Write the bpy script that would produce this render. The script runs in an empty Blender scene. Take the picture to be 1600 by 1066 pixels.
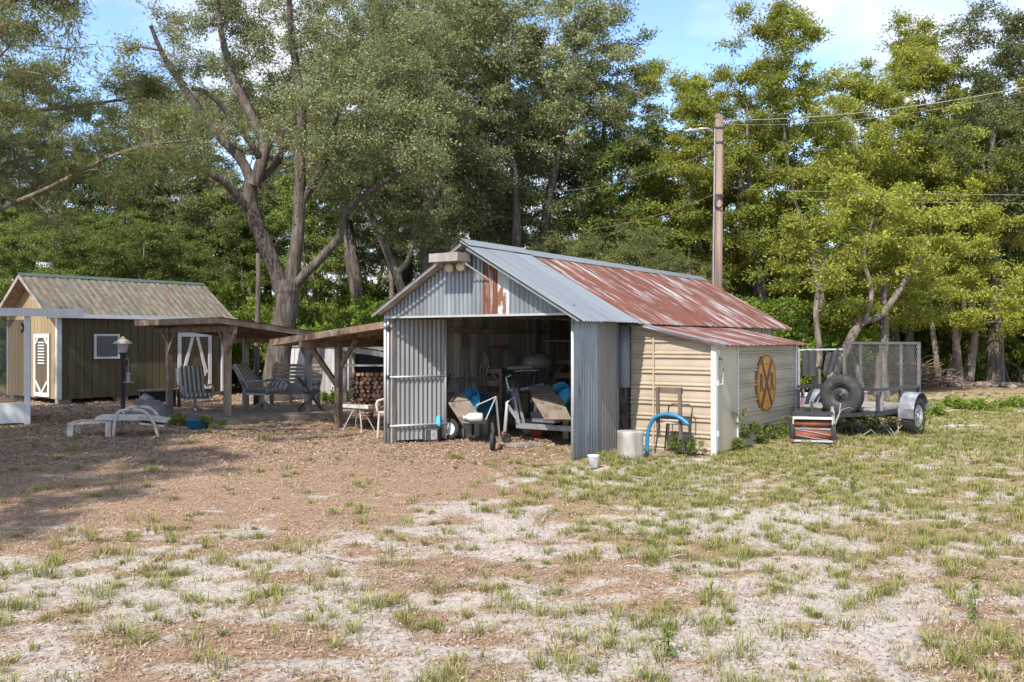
import bpy, math, random
import numpy as np
from mathutils import Vector, Matrix

# ------------------------------------------------------------------ camera, sky, sun, exposure
S = bpy.context.scene
C = S.collection
EYE = 1.6
FPX = 1346.0                                  # focal length in photo pixels (1600 wide)
cam_d = bpy.data.cameras.new('camera')
cam = bpy.data.objects.new('camera', cam_d); C.objects.link(cam)
cam.location = (0, 0, EYE); cam.rotation_euler = (math.radians(90), 0, 0)
cam_d.sensor_width = 36; cam_d.lens = 36*FPX/1600; cam_d.shift_y = -2/1600
cam_d.clip_start = 0.1; cam_d.clip_end = 2000
S.camera = cam

SUN_EL = math.radians(46); SUN_H = (-0.47, -0.883)
W = bpy.data.worlds.new('World'); S.world = W; W.use_nodes = True
wn = W.node_tree.nodes; wl = W.node_tree.links
bg = wn['Background']; bg.inputs[1].default_value = 0.15
sky = wn.new('ShaderNodeTexSky'); sky.sky_type = 'NISHITA'; sky.sun_disc = False
sky.sun_elevation = SUN_EL; sky.sun_rotation = math.atan2(SUN_H[0], SUN_H[1])
sky.dust_density = .3; sky.ozone_density = 2.0; sky.altitude = 2500
tc = wn.new('ShaderNodeTexCoord')
mp = wn.new('ShaderNodeMapping'); mp.inputs['Scale'].default_value = (1, 1, 2.2); mp.inputs['Location'].default_value = (0.9, 0.1, 0.0)
cn = wn.new('ShaderNodeTexNoise'); cn.inputs['Scale'].default_value = 2.6; cn.inputs['Detail'].default_value = 8; cn.inputs['Roughness'].default_value = .55
cr = wn.new('ShaderNodeValToRGB'); cr.color_ramp.elements[0].position = .42; cr.color_ramp.elements[1].position = .62
cmx = wn.new('ShaderNodeMix'); cmx.data_type = 'RGBA'; cmx.inputs[7].default_value = (3.0, 3.1, 3.3, 1)
wl.new(tc.outputs['Generated'], mp.inputs[0]); wl.new(mp.outputs[0], cn.inputs['Vector'])
wl.new(cn.outputs[0], cr.inputs[0]); wl.new(cr.outputs[0], cmx.inputs[0])
wl.new(sky.outputs[0], cmx.inputs[6]); wl.new(cmx.outputs[2], bg.inputs[0])

sd = bpy.data.lights.new('sun', 'SUN'); sd.energy = 2.8; sd.angle = math.radians(0.53); sd.color = (1, .94, .85)
sun = bpy.data.objects.new('sun', sd); C.objects.link(sun)
sv = Vector((SUN_H[0]*math.cos(SUN_EL), SUN_H[1]*math.cos(SUN_EL), math.sin(SUN_EL)))
sun.rotation_euler = sv.to_track_quat('Z', 'Y').to_euler(); sun.location = (-20, -30, 40)
S.view_settings.view_transform = 'Standard'; S.view_settings.look = 'None'
S.view_settings.exposure = 1.38; S.view_settings.gamma = 1
S.render.engine = 'CYCLES'

# ------------------------------------------------------------------ helpers
R = math.radians
def gp(x, y, h=0.0):
    """photo pixel of a point known to be at height h -> world X, Y"""
    Y = FPX*(EYE-h)/(y-531.0); return ((x-800)/FPX*Y, Y)
def at(x, y, Y):
    return Vector(((x-800)/FPX*Y, Y, EYE-(y-531)*Y/FPX))

class MB:
    def __init__(s): s.v = []; s.f = []
    def add(s, vs, fs):
        n = len(s.v); s.v += [tuple(v) for v in vs]; s.f += [tuple(i+n for i in f) for f in fs]; return s
    def box(s, c, d, rz=0, rx=0, ry=0):
        h = [q/2 for q in d]; m = Matrix.Rotation(rz, 3, 'Z') @ Matrix.Rotation(ry, 3, 'Y') @ Matrix.Rotation(rx, 3, 'X')
        vs = [m @ Vector((x*h[0], y*h[1], z*h[2])) + Vector(c) for x in (-1, 1) for y in (-1, 1) for z in (-1, 1)]
        return s.add(vs, [(0,1,3,2),(4,6,7,5),(0,4,5,1),(2,3,7,6),(0,2,6,4),(1,5,7,3)])
    def bar(s, a, b, w, t, up=(0,0,1)):
        a = Vector(a); b = Vector(b); d = (b-a).normalized(); u = Vector(up)
        if abs(d.dot(u)) > .97: u = Vector((0,1,0))
        sx = d.cross(u).normalized()*w/2; sz = sx.cross(d).normalized()*t/2
        vs = [p+i*sx+j*sz for p in (a, b) for i in (-1, 1) for j in (-1, 1)]
        return s.add(vs, [(0,1,3,2),(4,6,7,5),(0,4,5,1),(2,3,7,6),(0,2,6,4),(1,5,7,3)])
    def tube(s, pts, r, k=8, caps=True):
        pts = [Vector(p) for p in pts]; n = len(pts)
        rr = r if isinstance(r, (list, tuple)) else [r]*n
        vs = []; ref = None
        for i in range(n):
            d = (pts[min(i+1, n-1)]-pts[max(i-1, 0)]).normalized()
            if ref is None: ref = Vector((0,0,1)) if abs(d.z) < .9 else Vector((1,0,0))
            x = d.cross(ref).normalized(); y = d.cross(x).normalized(); ref = -(y if False else d.cross(x)).normalized() if False else ref
            vs += [pts[i]+rr[i]*(math.cos(2*math.pi*j/k)*x+math.sin(2*math.pi*j/k)*y) for j in range(k)]
        fs = [(i*k+j, i*k+(j+1) % k, (i+1)*k+(j+1) % k, (i+1)*k+j) for i in range(n-1) for j in range(k)]
        if caps: fs += [tuple(range(k))[::-1], tuple((n-1)*k+j for j in range(k))]
        return s.add(vs, fs)
    def lathe(s, prof, k=20, c=(0,0,0), m=None):
        vs = []
        for r, z in prof:
            for j in range(k):
                a = 2*math.pi*j/k; p = Vector((r*math.cos(a), r*math.sin(a), z))
                vs.append((m @ p if m else p)+Vector(c))
        n = len(prof)
        fs = [(i*k+j, i*k+(j+1) % k, (i+1)*k+(j+1) % k, (i+1)*k+j) for i in range(n-1) for j in range(k)]
        if prof[0][0] > 1e-6 : pass
        return s.add(vs, fs)
    def slab(s, corners, t):
        c = [Vector(p) for p in corners]; n = (c[1]-c[0]).cross(c[2]-c[0]).normalized()*t/2
        k = len(c); vs = [p+n for p in c]+[p-n for p in c]
        return s.add(vs, [tuple(range(k)), tuple(range(2*k-1, k-1, -1))]+[(i, i+k, (i+1) % k+k, (i+1) % k) for i in range(k)])
    def mesh(s, name, mat, smooth=False, bevel=0):
        me = bpy.data.meshes.new(name); me.from_pydata(s.v, [], s.f); me.materials.append(mat)
        if smooth: me.shade_smooth()
        me.update(); return me
    def build(s, name, mat, parent=None, smooth=False, loc=None, rz=0, bevel=0):
        o = bpy.data.objects.new(name, s.mesh(name, mat, smooth)); C.objects.link(o)
        if parent: o.parent = parent
        if loc: o.location = loc
        o.rotation_euler.z = rz
        if bevel:
            b = o.modifiers.new('bevel', 'BEVEL'); b.width = bevel; b.segments = 2; b.limit_method = 'ANGLE'
        return o
def inst(me, name, parent, loc=(0,0,0), rot=(0,0,0), sc=None):
    o = bpy.data.objects.new(name, me); C.objects.link(o); o.parent = parent
    o.location = loc; o.rotation_euler = rot
    if sc: o.scale = sc
    return o
def tag(o, label, cat, group=None):
    o['label'] = label; o['category'] = cat
    if group: o['group'] = group
    return o
def T(name, label, cat, loc=(0,0,0), rz=0, group=None):
    o = bpy.data.objects.new(name, None); C.objects.link(o); o.empty_display_size = .2
    o.location = loc; o.rotation_euler = (0, 0, rz); return tag(o, label, cat, group)
def dup(root, loc, rz, sc=None, label=None, group=None):
    r = root.copy(); C.objects.link(r); r.location = loc; r.rotation_euler = (0,0,rz)
    if sc: r.scale = sc
    if label: r['label'] = label
    if group: r['group'] = group
    for ch in list(root.children):
        c = ch.copy(); C.objects.link(c); c.parent = r
        for g in list(ch.children):
            d = g.copy(); C.objects.link(d); d.parent = c
    return r
def qmesh(name, V, Q, mat):
    me = bpy.data.meshes.new(name); V = np.asarray(V, np.float32); Q = np.asarray(Q, np.int32)
    me.vertices.add(len(V)); me.vertices.foreach_set('co', V.ravel())
    me.loops.add(Q.size); me.loops.foreach_set('vertex_index', Q.ravel())
    me.polygons.add(len(Q)); me.polygons.foreach_set('loop_start', np.arange(0, Q.size, 4, dtype=np.int32))
    me.materials.append(mat); me.update(calc_edges=True); return me

# ------------------------------------------------------------------ materials
def M(name, col, rough=.75, metal=0.0, var=.2, scale=5, stretch=(1,1,1), col2=None, lo=.5, hi=.6, bump=.15, bscale=40, rnd=.12, spec=.4, scale2=None, stretch2=None, col3=None, lo3=.6, hi3=.65, island=0):
    m = bpy.data.materials.new(name); m.use_nodes = True; n = m.node_tree.nodes; l = m.node_tree.links
    p = n['Principled BSDF']; p.inputs['Roughness'].default_value = rough; p.inputs['Metallic'].default_value = metal
    p.inputs['Specular IOR Level'].default_value = spec
    t = n.new('ShaderNodeTexCoord'); oi = n.new('ShaderNodeObjectInfo')
    mul = n.new('ShaderNodeMath'); mul.operation = 'MULTIPLY'; mul.inputs[1].default_value = 37.7
    l.new(oi.outputs['Random'], mul.inputs[0])
    ad = n.new('ShaderNodeVectorMath'); ad.operation = 'ADD'; l.new(t.outputs['Object'], ad.inputs[0]); l.new(mul.outputs[0], ad.inputs[1])
    def noise(sc, st, det=6, ro=.6):
        mpn = n.new('ShaderNodeMapping'); mpn.inputs['Scale'].default_value = st; l.new(ad.outputs[0], mpn.inputs[0])
        q = n.new('ShaderNodeTexNoise'); q.inputs['Scale'].default_value = sc; q.inputs['Detail'].default_value = det; q.inputs['Roughness'].default_value = ro
        l.new(mpn.outputs[0], q.inputs['Vector']); return q
    def ramp(src, a, b, ca=(0,0,0,1), cb=(1,1,1,1)):
        r = n.new('ShaderNodeValToRGB'); e = r.color_ramp.elements; e[0].position = a; e[1].position = b; e[0].color = ca; e[1].color = cb
        l.new(src, r.inputs[0]); return r
    n1 = noise(scale, stretch)
    dk = tuple(c*(1-var) for c in col)+(1,); lt = tuple(min(1, c*(1+var)) for c in col)+(1,)
    out = ramp(n1.outputs[0], .3, .7, dk, lt).outputs[0]
    def over(prev, c, a, b, sc, st):
        q = noise(sc, st); r = ramp(q.outputs[0], a, b)
        mx = n.new('ShaderNodeMix'); mx.data_type = 'RGBA'; l.new(r.outputs[0], mx.inputs[0]); l.new(prev, mx.inputs[6]); mx.inputs[7].default_value = tuple(c)+(1,)
        return mx.outputs[2]
    if col2: out = over(out, col2, lo, hi, scale2 or scale*.7, stretch2 or stretch)
    if col3: out = over(out, col3, lo3, hi3, (scale2 or scale)*1.7, stretch2 or stretch)
    hs = n.new('ShaderNodeHueSaturation'); l.new(out, hs.inputs['Color'])
    mr = n.new('ShaderNodeMapRange'); mr.inputs[3].default_value = 1-rnd; mr.inputs[4].default_value = 1+rnd
    l.new(oi.outputs['Random'], mr.inputs[0]); l.new(mr.outputs[0], hs.inputs['Value'])
    l.new(hs.outputs[0], p.inputs['Base Color'])
    if bump:
        q = noise(bscale, stretch, 4); b = n.new('ShaderNodeBump'); b.inputs['Strength'].default_value = bump; b.inputs['Distance'].default_value = .05 if bump > .5 else .02
        l.new(q.outputs[0], b.inputs['Height']); l.new(b.outputs[0], p.inputs['Normal'])
    return m
def MLEAF(name, c1, c2, trans=.45, rough=.55, c3=None):
    m = bpy.data.materials.new(name); m.use_nodes = True; n = m.node_tree.nodes; l = m.node_tree.links
    p = n['Principled BSDF']; p.inputs['Roughness'].default_value = rough; p.inputs['Specular IOR Level'].default_value = .25
    g = n.new('ShaderNodeNewGeometry'); r = n.new('ShaderNodeValToRGB'); e = r.color_ramp.elements
    e[0].color = tuple(c1)+(1,); e[1].color = tuple(c2)+(1,)
    if c3: x = e.new(.93); x.color = tuple(c2)+(1,); e[2].color = tuple(c3)+(1,)
    l.new(g.outputs['Random Per Island'], r.inputs[0])
    oi = n.new('ShaderNodeObjectInfo'); hs = n.new('ShaderNodeHueSaturation'); mr = n.new('ShaderNodeMapRange')
    mr.inputs[3].default_value = .75; mr.inputs[4].default_value = 1.2; l.new(oi.outputs['Random'], mr.inputs[0]); l.new(mr.outputs[0], hs.inputs['Value'])
    l.new(r.outputs[0], hs.inputs['Color'])
    l.new(hs.outputs[0], p.inputs['Base Color'])
    tr = n.new('ShaderNodeBsdfTranslucent'); l.new(hs.outputs[0], tr.inputs[0])
    mx = n.new('ShaderNodeMixShader'); mx.inputs[0].default_value = trans
    l.new(p.outputs[0], mx.inputs[1]); l.new(tr.outputs[0], mx.inputs[2]); l.new(mx.outputs[0], n['Material Output'].inputs[0])
    return m
ST = (1, .12, 1)                              # streaks run along a sheet's length (local y)
SZ = (1, 1, .12)                              # streaks run vertically
GALV = M('galvanised', (.245,.27,.295), .45, .5, .22, 5, SZ, col2=(.16,.155,.15), lo=.50, hi=.68, col3=(.17,.10,.065), lo3=.66, hi3=.72, bump=.05)
GALVR = M('galvanised_roof', (.27,.295,.31), .45, .5, .14, 4, ST, col2=(.20,.205,.21), lo=.55, hi=.75, bump=.05)
RUST = M('rusted_roof', (.135,.048,.032), .85, .0, .3, 6, (1,.3,1), col2=(.29,.275,.27), lo=.50, hi=.64, scale2=5, stretch2=(1,.24,1), col3=(.085,.035,.026), lo3=.58, hi3=.72, bump=.1)
RUSTW = M('rusted_wall_sheet', (.15,.055,.034), .8, 0, .4, 14, (1,1,.08), col2=(.38,.34,.32), lo=.55, hi=.64, scale2=12, bump=.1)
PEEL = M('peeling_white_sheet', (.50,.52,.54), .6, .1, .1, 4, SZ, col2=(.20,.095,.05), lo=.56, hi=.58, scale2=4, stretch2=(1,1,.4), bump=.1)
OLDSHEET = M('weathered_wall_sheet', (.29,.265,.22), .8, 0, .45, 6, SZ, col2=(.46,.43,.375), lo=.52, hi=.62, bump=.15)
WOOD = M('weathered_wood', (.25,.185,.135), .85, 0, .35, 6, (1,1,1), col2=(.33,.29,.25), lo=.5, hi=.7, bump=.3, bscale=30)
WOODB = M('brown_timber', (.205,.135,.088), .85, 0, .35, 7, (1,1,.3), col2=(.30,.24,.19), lo=.5, hi=.65, bump=.3, bscale=35)
WOODG = M('grey_timber', (.30,.27,.24), .9, 0, .3, 7, (1,1,.3), col2=(.18,.15,.12), lo=.52, hi=.65, bump=.3, bscale=35)
WOODW = M('whitewashed_planks', (.47,.46,.45), .85, 0, .25, 6, SZ, col2=(.24,.22,.20), lo=.5, hi=.62, bump=.25)
TAN = M('tan_siding', (.40,.325,.235), .5, .0, .10, 3, (1,1,1), col2=(.32,.26,.19), lo=.52, hi=.72, bump=.02, rnd=.04)
WHITE = M('white_paint', (.60,.60,.59), .55, 0, .08, 6, (1,1,1), col2=(.5,.48,.44), lo=.6, hi=.75, bump=.08, rnd=.04)
OLIVE = M('olive_siding', (.098,.075,.040), .8, 0, .2, 8, SZ, col2=(.07,.054,.03), lo=.55, hi=.7, bump=.2, rnd=.06)  # base colour darkened for the tree shade over the long wall
GREENROOF = M('green_metal_roof', (.095,.108,.082), .8, .0, .4, 6, (1,.3,1), col2=(.185,.155,.12), lo=.36, hi=.60, scale2=7, stretch2=(1,.35,1), col3=(.135,.075,.048), lo3=.53, hi3=.60, bump=.4)
BARK = M('bark', (.085,.066,.053), .95, 0, .6, 16, (1,1,.16), col2=(.17,.145,.125), lo=.47, hi=.66, bump=1.0, bscale=20, scale2=9)
BARKL = M('pale_bark', (.19,.155,.125), .95, 0, .45, 10, (1,1,.25), col2=(.085,.068,.05), lo=.47, hi=.62, bump=.6, bscale=12)
POLE = M('pole_timber', (.24,.17,.13), .9, 0, .35, 9, (1,1,.05), col2=(.15,.10,.08), lo=.5, hi=.62, bump=.3)
RUBBER = M('rubber', (.032,.031,.030), .8, 0, .25, 10, col2=(.07,.065,.06), lo=.55, hi=.75, bump=.2)
BLACKM = M('black_steel', (.045,.045,.048), .55, .3, .3, 8, col2=(.13,.10,.08), lo=.58, hi=.72, bump=.1)
GATEM = M('gate_steel', (.115,.11,.11), .6, .2, .25, 8, col2=(.20,.17,.15), lo=.55, hi=.7, bump=.1)
STEEL = M('grey_steel', (.30,.30,.31), .5, .5, .2, 8, col2=(.17,.12,.09), lo=.58, hi=.7, bump=.1)
PIPE = M('galvanised_pipe', (.47,.48,.49), .4, .4, .1, 8, bump=.03)
PLASTIC = M('dirty_white_plastic', (.52,.46,.41), .5, 0, .15, 7, col2=(.33,.28,.23), lo=.5, hi=.7, bump=.05)
BLUE = M('blue_plastic', (.025,.17,.34), .4, 0, .15, 4, bump=.02)
LBLUE = M('light_blue_plastic', (.06,.38,.56), .4, 0, .15, 4, bump=.02)
YELLOW = M('sign_yellow', (.50,.205,.014), .5, 0, .10, 5, col2=(.45,.19,.02), lo=.58, hi=.75, bump=.03)
SIGNBR = M('sign_brown', (.11,.055,.02), .6, 0, .15, 8, bump=.03)
TARP = M('grey_tarp', (.13,.125,.125), .6, 0, .3, 5, col2=(.22,.21,.21), lo=.5, hi=.7, bump=.3)
ORANGE = M('orange_paint', (.27,.075,.035), .7, 0, .3, 8, col2=(.16,.075,.045), lo=.47, hi=.6, bump=.1)
PINK = M('pink_plastic', (.60,.22,.34), .5, 0, .15, 4, col2=(.6,.5,.5), lo=.56, hi=.62, bump=.02)
PLY = M('brown_plywood', (.185,.145,.115), .75, 0, .25, 7, (1,.5,1), col2=(.10,.075,.06), lo=.56, hi=.64, bump=.15, rnd=.25)
CREAM = M('cream_enamel', (.55,.48,.34), .5, 0, .1, 6, bump=.02)
GLASSG = M('grey_glass', (.10,.105,.11), .25, 0, .1, 3, bump=0)
RED = M('faded_red_plastic', (.42,.09,.07), .5, 0, .1, 5, bump=.02)
GREENP = M('green_plastic', (.07,.40,.13), .5, 0, .2, 5, bump=.02)
AQUA = M('aqua_plastic', (.35,.60,.52), .5, 0, .2, 9, bump=.02)
DARK = M('dark_plastic', (.035,.035,.037), .6, 0, .2, 5, bump=.05)
STUMP = M('bleached_wood', (.36,.33,.295), .85, 0, .2, 7, SZ, col2=(.22,.195,.17), lo=.52, hi=.62, bump=.15)
MOSS = M('hanging_moss', (.26,.24,.20), .95, 0, .2, 9, bump=.2)
STONE = M('field_stone', (.22,.19,.165), .9, 0, .2, 4, bump=.4, bscale=12)
BRICK = M('split_firewood', (.30,.17,.11), .9, 0, .3, 6, bump=.3, rnd=.4)
CONC = M('concrete_block', (.22,.205,.19), .9, 0, .15, 8, bump=.2)
def stripes():
    m = M('striped_cushion', (.36,.33,.30), .9, 0, .12, 6, bump=.1); n = m.node_tree.nodes; l = m.node_tree.links
    t = n.new('ShaderNodeTexCoord'); w = n.new('ShaderNodeTexWave'); w.inputs['Scale'].default_value = 3.4; w.bands_direction = 'X'; w.inputs['Distortion'].default_value = .3
    r = n.new('ShaderNodeValToRGB'); e = r.color_ramp.elements; e[0].position = .35; e[0].color = (.10,.095,.09,1); e[1].position = .5; e[1].color = (.42,.38,.33,1)
    l.new(t.outputs['Object'], w.inputs[0]); l.new(w.outputs[0], r.inputs[0]); l.new(r.outputs[0], n['Principled BSDF'].inputs['Base Color']); return m
STRIPE = stripes()
def screenmat():
    m = bpy.data.materials.new('insect_screen'); m.use_nodes = True; n = m.node_tree.nodes; l = m.node_tree.links
    p = n['Principled BSDF']; p.inputs['Base Color'].default_value = (.10,.10,.10,1); p.inputs['Roughness'].default_value = .8
    t = n.new('ShaderNodeBsdfTransparent'); x = n.new('ShaderNodeMixShader'); x.inputs[0].default_value = .45
    l.new(t.outputs[0], x.inputs[1]); l.new(p.outputs[0], x.inputs[2]); l.new(x.outputs[0], n['Material Output'].inputs[0]); return m
SCREEN = screenmat()
L_BRIGHT = MLEAF('leaf_bright', (.20,.235,.03), (.45,.46,.08), .47, c3=(.38,.32,.15))
L_MID = MLEAF('leaf_mid', (.12,.175,.035), (.29,.35,.085), .45)
L_OAK = MLEAF('leaf_oak', (.15,.17,.07), (.36,.385,.175), .44, c3=(.42,.36,.23))
L_DARK = MLEAF('leaf_dark', (.11,.13,.050), (.26,.285,.115), .42)
L_CEDAR = MLEAF('leaf_cedar', (.10,.12,.038), (.24,.26,.085), .4, c3=(.26,.19,.11))
L_BUSH = MLEAF('leaf_bush', (.12,.185,.022), (.27,.35,.055), .45)
L_GRASS = MLEAF('grass_blade', (.20,.225,.05), (.40,.37,.13), .35, c3=(.45,.36,.20))
L_STRAW = MLEAF('dry_grass', (.32,.27,.12), (.52,.44,.27), .3)
L_LITTER = MLEAF('leaf_litter', (.17,.10,.065), (.55,.43,.33), .12, .8, c3=(.42,.17,.08))
# ------------------------------------------------------------------ ground
rng = np.random.default_rng(7)
_tab = rng.random((256, 256))
def vnoise(x, y, s, o=0):
    x = np.asarray(x)*s+o*17.3; y = np.asarray(y)*s+o*9.1
    xi = np.floor(x).astype(int); yi = np.floor(y).astype(int); fx = x-xi; fy = y-yi
    fx = fx*fx*(3-2*fx); fy = fy*fy*(3-2*fy)
    g = lambda a, b: _tab[a % 256, b % 256]
    return (g(xi, yi)*(1-fx)+g(xi+1, yi)*fx)*(1-fy)+(g(xi, yi+1)*(1-fx)+g(xi+1, yi+1)*fx)*fy
def fbm(x, y, s, o=0, n=4):
    t = 0; a = .5; w = 0
    for i in range(n): t = t+a*vnoise(x, y, s*2**i, o+i*3); w += a; a *= .55
    return t/w
def sst(a, b, x): t = np.clip((x-a)/(b-a), 0, 1); return t*t*(3-2*t)
def ground_h(x, y):
    near = 1-sst(25, 45, np.hypot(x, np.asarray(y)-12))
    return near*((fbm(x, y, .45, 5, 3)-.5)*.07+(fbm(x, y, 3.2, 9, 3)-.5)*.045)
def f_green(x, y):                                # how grassy
    a = sst(-2.2, 4.0, x+.25*(y-8))*sst(4.5, 10, y)
    b = .28*sst(.35, .6, fbm(x, y, .5, 21))
    lit = f_leafy(x, y)
    return np.clip(a*.85+b, 0, 1)*(1-.85*lit)
def f_leafy(x, y):                                # leaf-strewn yard on the left and round the sheds
    return np.clip(sst(1.6, -1.4, x-.10*(y-9))*sst(6.8, 9.6, y-.25*x)+sst(23, 27, y)*.6, 0, 1)
def f_sand(x, y):
    base = fbm(x*.8, y*1.3, 1.15, 31, 5)+1.0*(fbm(x*.8, y*1.5, 3.6, 41, 4)-.5)
    th = .485+.42*f_leafy(x, y)+.12*sst(9, 16, y)+.07*sst(2.5, 5.0, x)
    return .84*sst(th-.12, th+.13, base)
def spaced(a, b, d, outs):
    c = list(np.arange(a, b+1e-6, d)); lo = []; hi = []
    for o in outs: lo.append(a-o); hi.append(b+o)
    return np.array(lo[::-1]+c+hi)
xs = spaced(-13, 14, .085, [.3,1,2,4,8,15,30,60,120,300,800])
ys = spaced(2, 27, .085, [.3,1,2,4,8,15,30,60,120,300,800])
X, Y = np.meshgrid(xs, ys, indexing='ij'); nx, ny = X.shape
Vg = np.stack([X, Y, ground_h(X, Y)], -1).reshape(-1, 3)
I = np.arange(nx*ny).reshape(nx, ny)
Qg = np.stack([I[:-1,:-1], I[1:,:-1], I[1:,1:], I[:-1,1:]], -1).reshape(-1, 4)
def ground_mat():
    m = bpy.data.materials.new('sandy_ground'); m.use_nodes = True; n = m.node_tree.nodes; l = m.node_tree.links
    p = n['Principled BSDF']; p.inputs['Roughness'].default_value = .95; p.inputs['Specular IOR Level'].default_value = .1
    t = n.new('ShaderNodeTexCoord')
    def noise(sc, det=6, ro=.65, st=(1,1,1)):
        mpn = n.new('ShaderNodeMapping'); mpn.inputs['Scale'].default_value = st; l.new(t.outputs['Object'], mpn.inputs[0])
        q = n.new('ShaderNodeTexNoise'); q.inputs['Scale'].default_value = sc; q.inputs['Detail'].default_value = det; q.inputs['Roughness'].default_value = ro; l.new(mpn.outputs[0], q.inputs['Vector']); return q
    def ramp(src, els):
        r = n.new('ShaderNodeValToRGB'); e = r.color_ramp.elements
        while len(e) < len(els): e.new(.5)
        for i, (ps, c) in enumerate(els): e[i].position = ps; e[i].color = tuple(c)+(1,)
        l.new(src, r.inputs[0]); return r.outputs[0]
    def mix(f, a, b):
        x = n.new('ShaderNodeMix'); x.data_type = 'RGBA'; l.new(f, x.inputs[0]); l.new(a, x.inputs[6]); l.new(b, x.inputs[7]); return x.outputs[2]
    sandc = ramp(noise(26, 5).outputs[0], [(.3, (.32,.27,.23)), (.62, (.53,.475,.425))])
    litc = ramp(noise(42, 8, .75).outputs[0], [(.3, (.18,.11,.068)), (.5, (.31,.205,.132)), (.72, (.45,.325,.225))])
    grsc = ramp(noise(38, 8, .75).outputs[0], [(.3, (.17,.135,.06)), (.5, (.28,.23,.105)), (.7, (.40,.33,.19))])
    def attr(nm):
        a = n.new('ShaderNodeAttribute'); a.attribute_name = nm; return a.outputs['Fac']
    def wobble(src, amt, sc):
        q = noise(sc, 5); s = n.new('ShaderNodeMath'); s.operation = 'SUBTRACT'; s.inputs[1].default_value = .5; l.new(q.outputs[0], s.inputs[0])
        k = n.new('ShaderNodeMath'); k.operation = 'MULTIPLY_ADD'; k.inputs[1].default_value = amt; l.new(s.outputs[0], k.inputs[0]); l.new(src, k.inputs[2])
        r = n.new('ShaderNodeMapRange'); r.inputs[1].default_value = .25; r.inputs[2].default_value = .75; l.new(k.outputs[0], r.inputs[0]); return r.outputs[0]
    c = mix(wobble(attr('green'), 1.6, 9), litc, grsc)
    c = mix(wobble(attr('sand'), 2.2, 24), c, sandc)
    l.new(c, p.inputs['Base Color'])
    b = n.new('ShaderNodeBump'); b.inputs['Strength'].default_value = .6; b.inputs['Distance'].default_value = .03
    l.new(noise(45, 8, .8).outputs[0], b.inputs['Height']); l.new(b.outputs[0], p.inputs['Normal']); return m
gm = qmesh('ground', Vg, Qg, ground_mat()); gm.shade_smooth()
for nm, fn in (('sand', f_sand), ('green', f_green)):
    a = gm.attributes.new(nm, 'FLOAT', 'POINT'); a.data.foreach_set('value', fn(X, Y).ravel().astype(np.float32))
go = bpy.data.objects.new('ground', gm); C.objects.link(go); go['kind'] = 'structure'

def frustum_pts(n, y0, y1, r, margin=1.5, p=1.0):
    """random ground points, denser towards the front (p > 1)"""
    y = y0+(y1-y0)*r.random(n)**p
    hw = y*800/FPX+margin
    return (r.random(n)*2-1)*hw, y
def rot_blades(px, py, pz, h, w, lean, az, r):
    """two-quad grass blades"""
    n = len(px); dx, dy = np.cos(az), np.sin(az); sx, sy = -dy*w/2, dx*w/2
    P = np.zeros((n, 6, 3), np.float32)
    mx, my, mz = px+dx*lean*.35, py+dy*lean*.35, pz+h*.6
    tx, ty, tz = px+dx*lean, py+dy*lean, pz+h*(1-.25*np.minimum(1, lean/h))
    P[:,0] = np.stack([px-sx, py-sy, pz-.01], -1); P[:,1] = np.stack([px+sx, py+sy, pz-.01], -1)
    P[:,2] = np.stack([mx+sx*.8, my+sy*.8, mz], -1); P[:,3] = np.stack([mx-sx*.8, my-sy*.8, mz], -1)
    P[:,4] = np.stack([tx+sx*.15, ty+sy*.15, tz], -1); P[:,5] = np.stack([tx-sx*.15, ty-sy*.15, tz], -1)
    b = np.arange(n)[:,None]*6
    Q = np.concatenate([b+[0,1,2,3], b+[3,2,4,5]], 0)
    return P.reshape(-1, 3), Q
def shed_local(x, y):
    dx, dy = x+1.95, y-13.38
    return .821*dx-.571*dy, .571*dx+.821*dy
def clear(x, y):                                   # keep grass out of the buildings
    u, v = shed_local(x, y)
    ins = (u > -.1) & (u < 3.45) & (v > -.3) & (v < 8.5) | (u > 3.3) & (u < 4.75) & (v > 1.4) & (v < 5.2)
    return ~ins
def stuff(name, me, label, cat):
    o = bpy.data.objects.new(name, me); C.objects.link(o); o['kind'] = 'stuff'; return tag(o, label, cat)
def tufts(name, mat, nt, y0, y1, seed, hscale, dens, nb=(22, 60), label='', pw=1.35, spread=.55):
    r = np.random.default_rng(seed)
    x, y = frustum_pts(nt*6, y0, y1, r, p=pw)
    keep = (r.random(len(x)) < dens(x, y)) & clear(x, y); x = x[keep][:nt]; y = y[keep][:nt]
    cnt = r.integers(nb[0], nb[1], len(x)); size = (.45+.9*r.random(len(x))**1.5)*hscale
    idx = np.repeat(np.arange(len(x)), cnt); n = len(idx); s = size[idx]
    az = r.random(n)*6.283; rad = np.abs(r.normal(0, .5, n))*s*spread
    a2 = r.random(n)*6.283
    px = x[idx]+np.cos(a2)*rad; py = y[idx]+np.sin(a2)*rad*1.0
    h = s*(.35+.65*r.random(n)); lean = h*(.25+1.0*r.random(n)**1.2)
    az = a2+r.normal(0, .6, n)
    V, Q = rot_blades(px, py, ground_h(px, py), h, (.003+.0035*r.random(n))*np.maximum(1, py/7), lean, az, r)
    return stuff(name, qmesh(name, V, Q, mat), label, 'grass')
gd = lambda x, y: .10+.9*f_green(x, y)-.25*f_sand(x, y)
tufts('grass_tufts', L_GRASS, 2000, 3.2, 15, 11, .10, lambda x, y: (.30+.7*f_green(x, y))*(1-.75*f_leafy(x, y))*(.35+.65*sst(.42,.6,fbm(x,y,1.3,77))), nb=(22, 68), spread=.95, label='green grass tufts growing out of the bare sandy yard')
tufts('meadow_grass', L_GRASS, 3600, 8, 23, 12, .085, lambda x, y: f_green(x, y)**1.3, nb=(16, 36), spread=1.5, label='short green grass of the open yard beside the trailer', pw=1.0)
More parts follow.
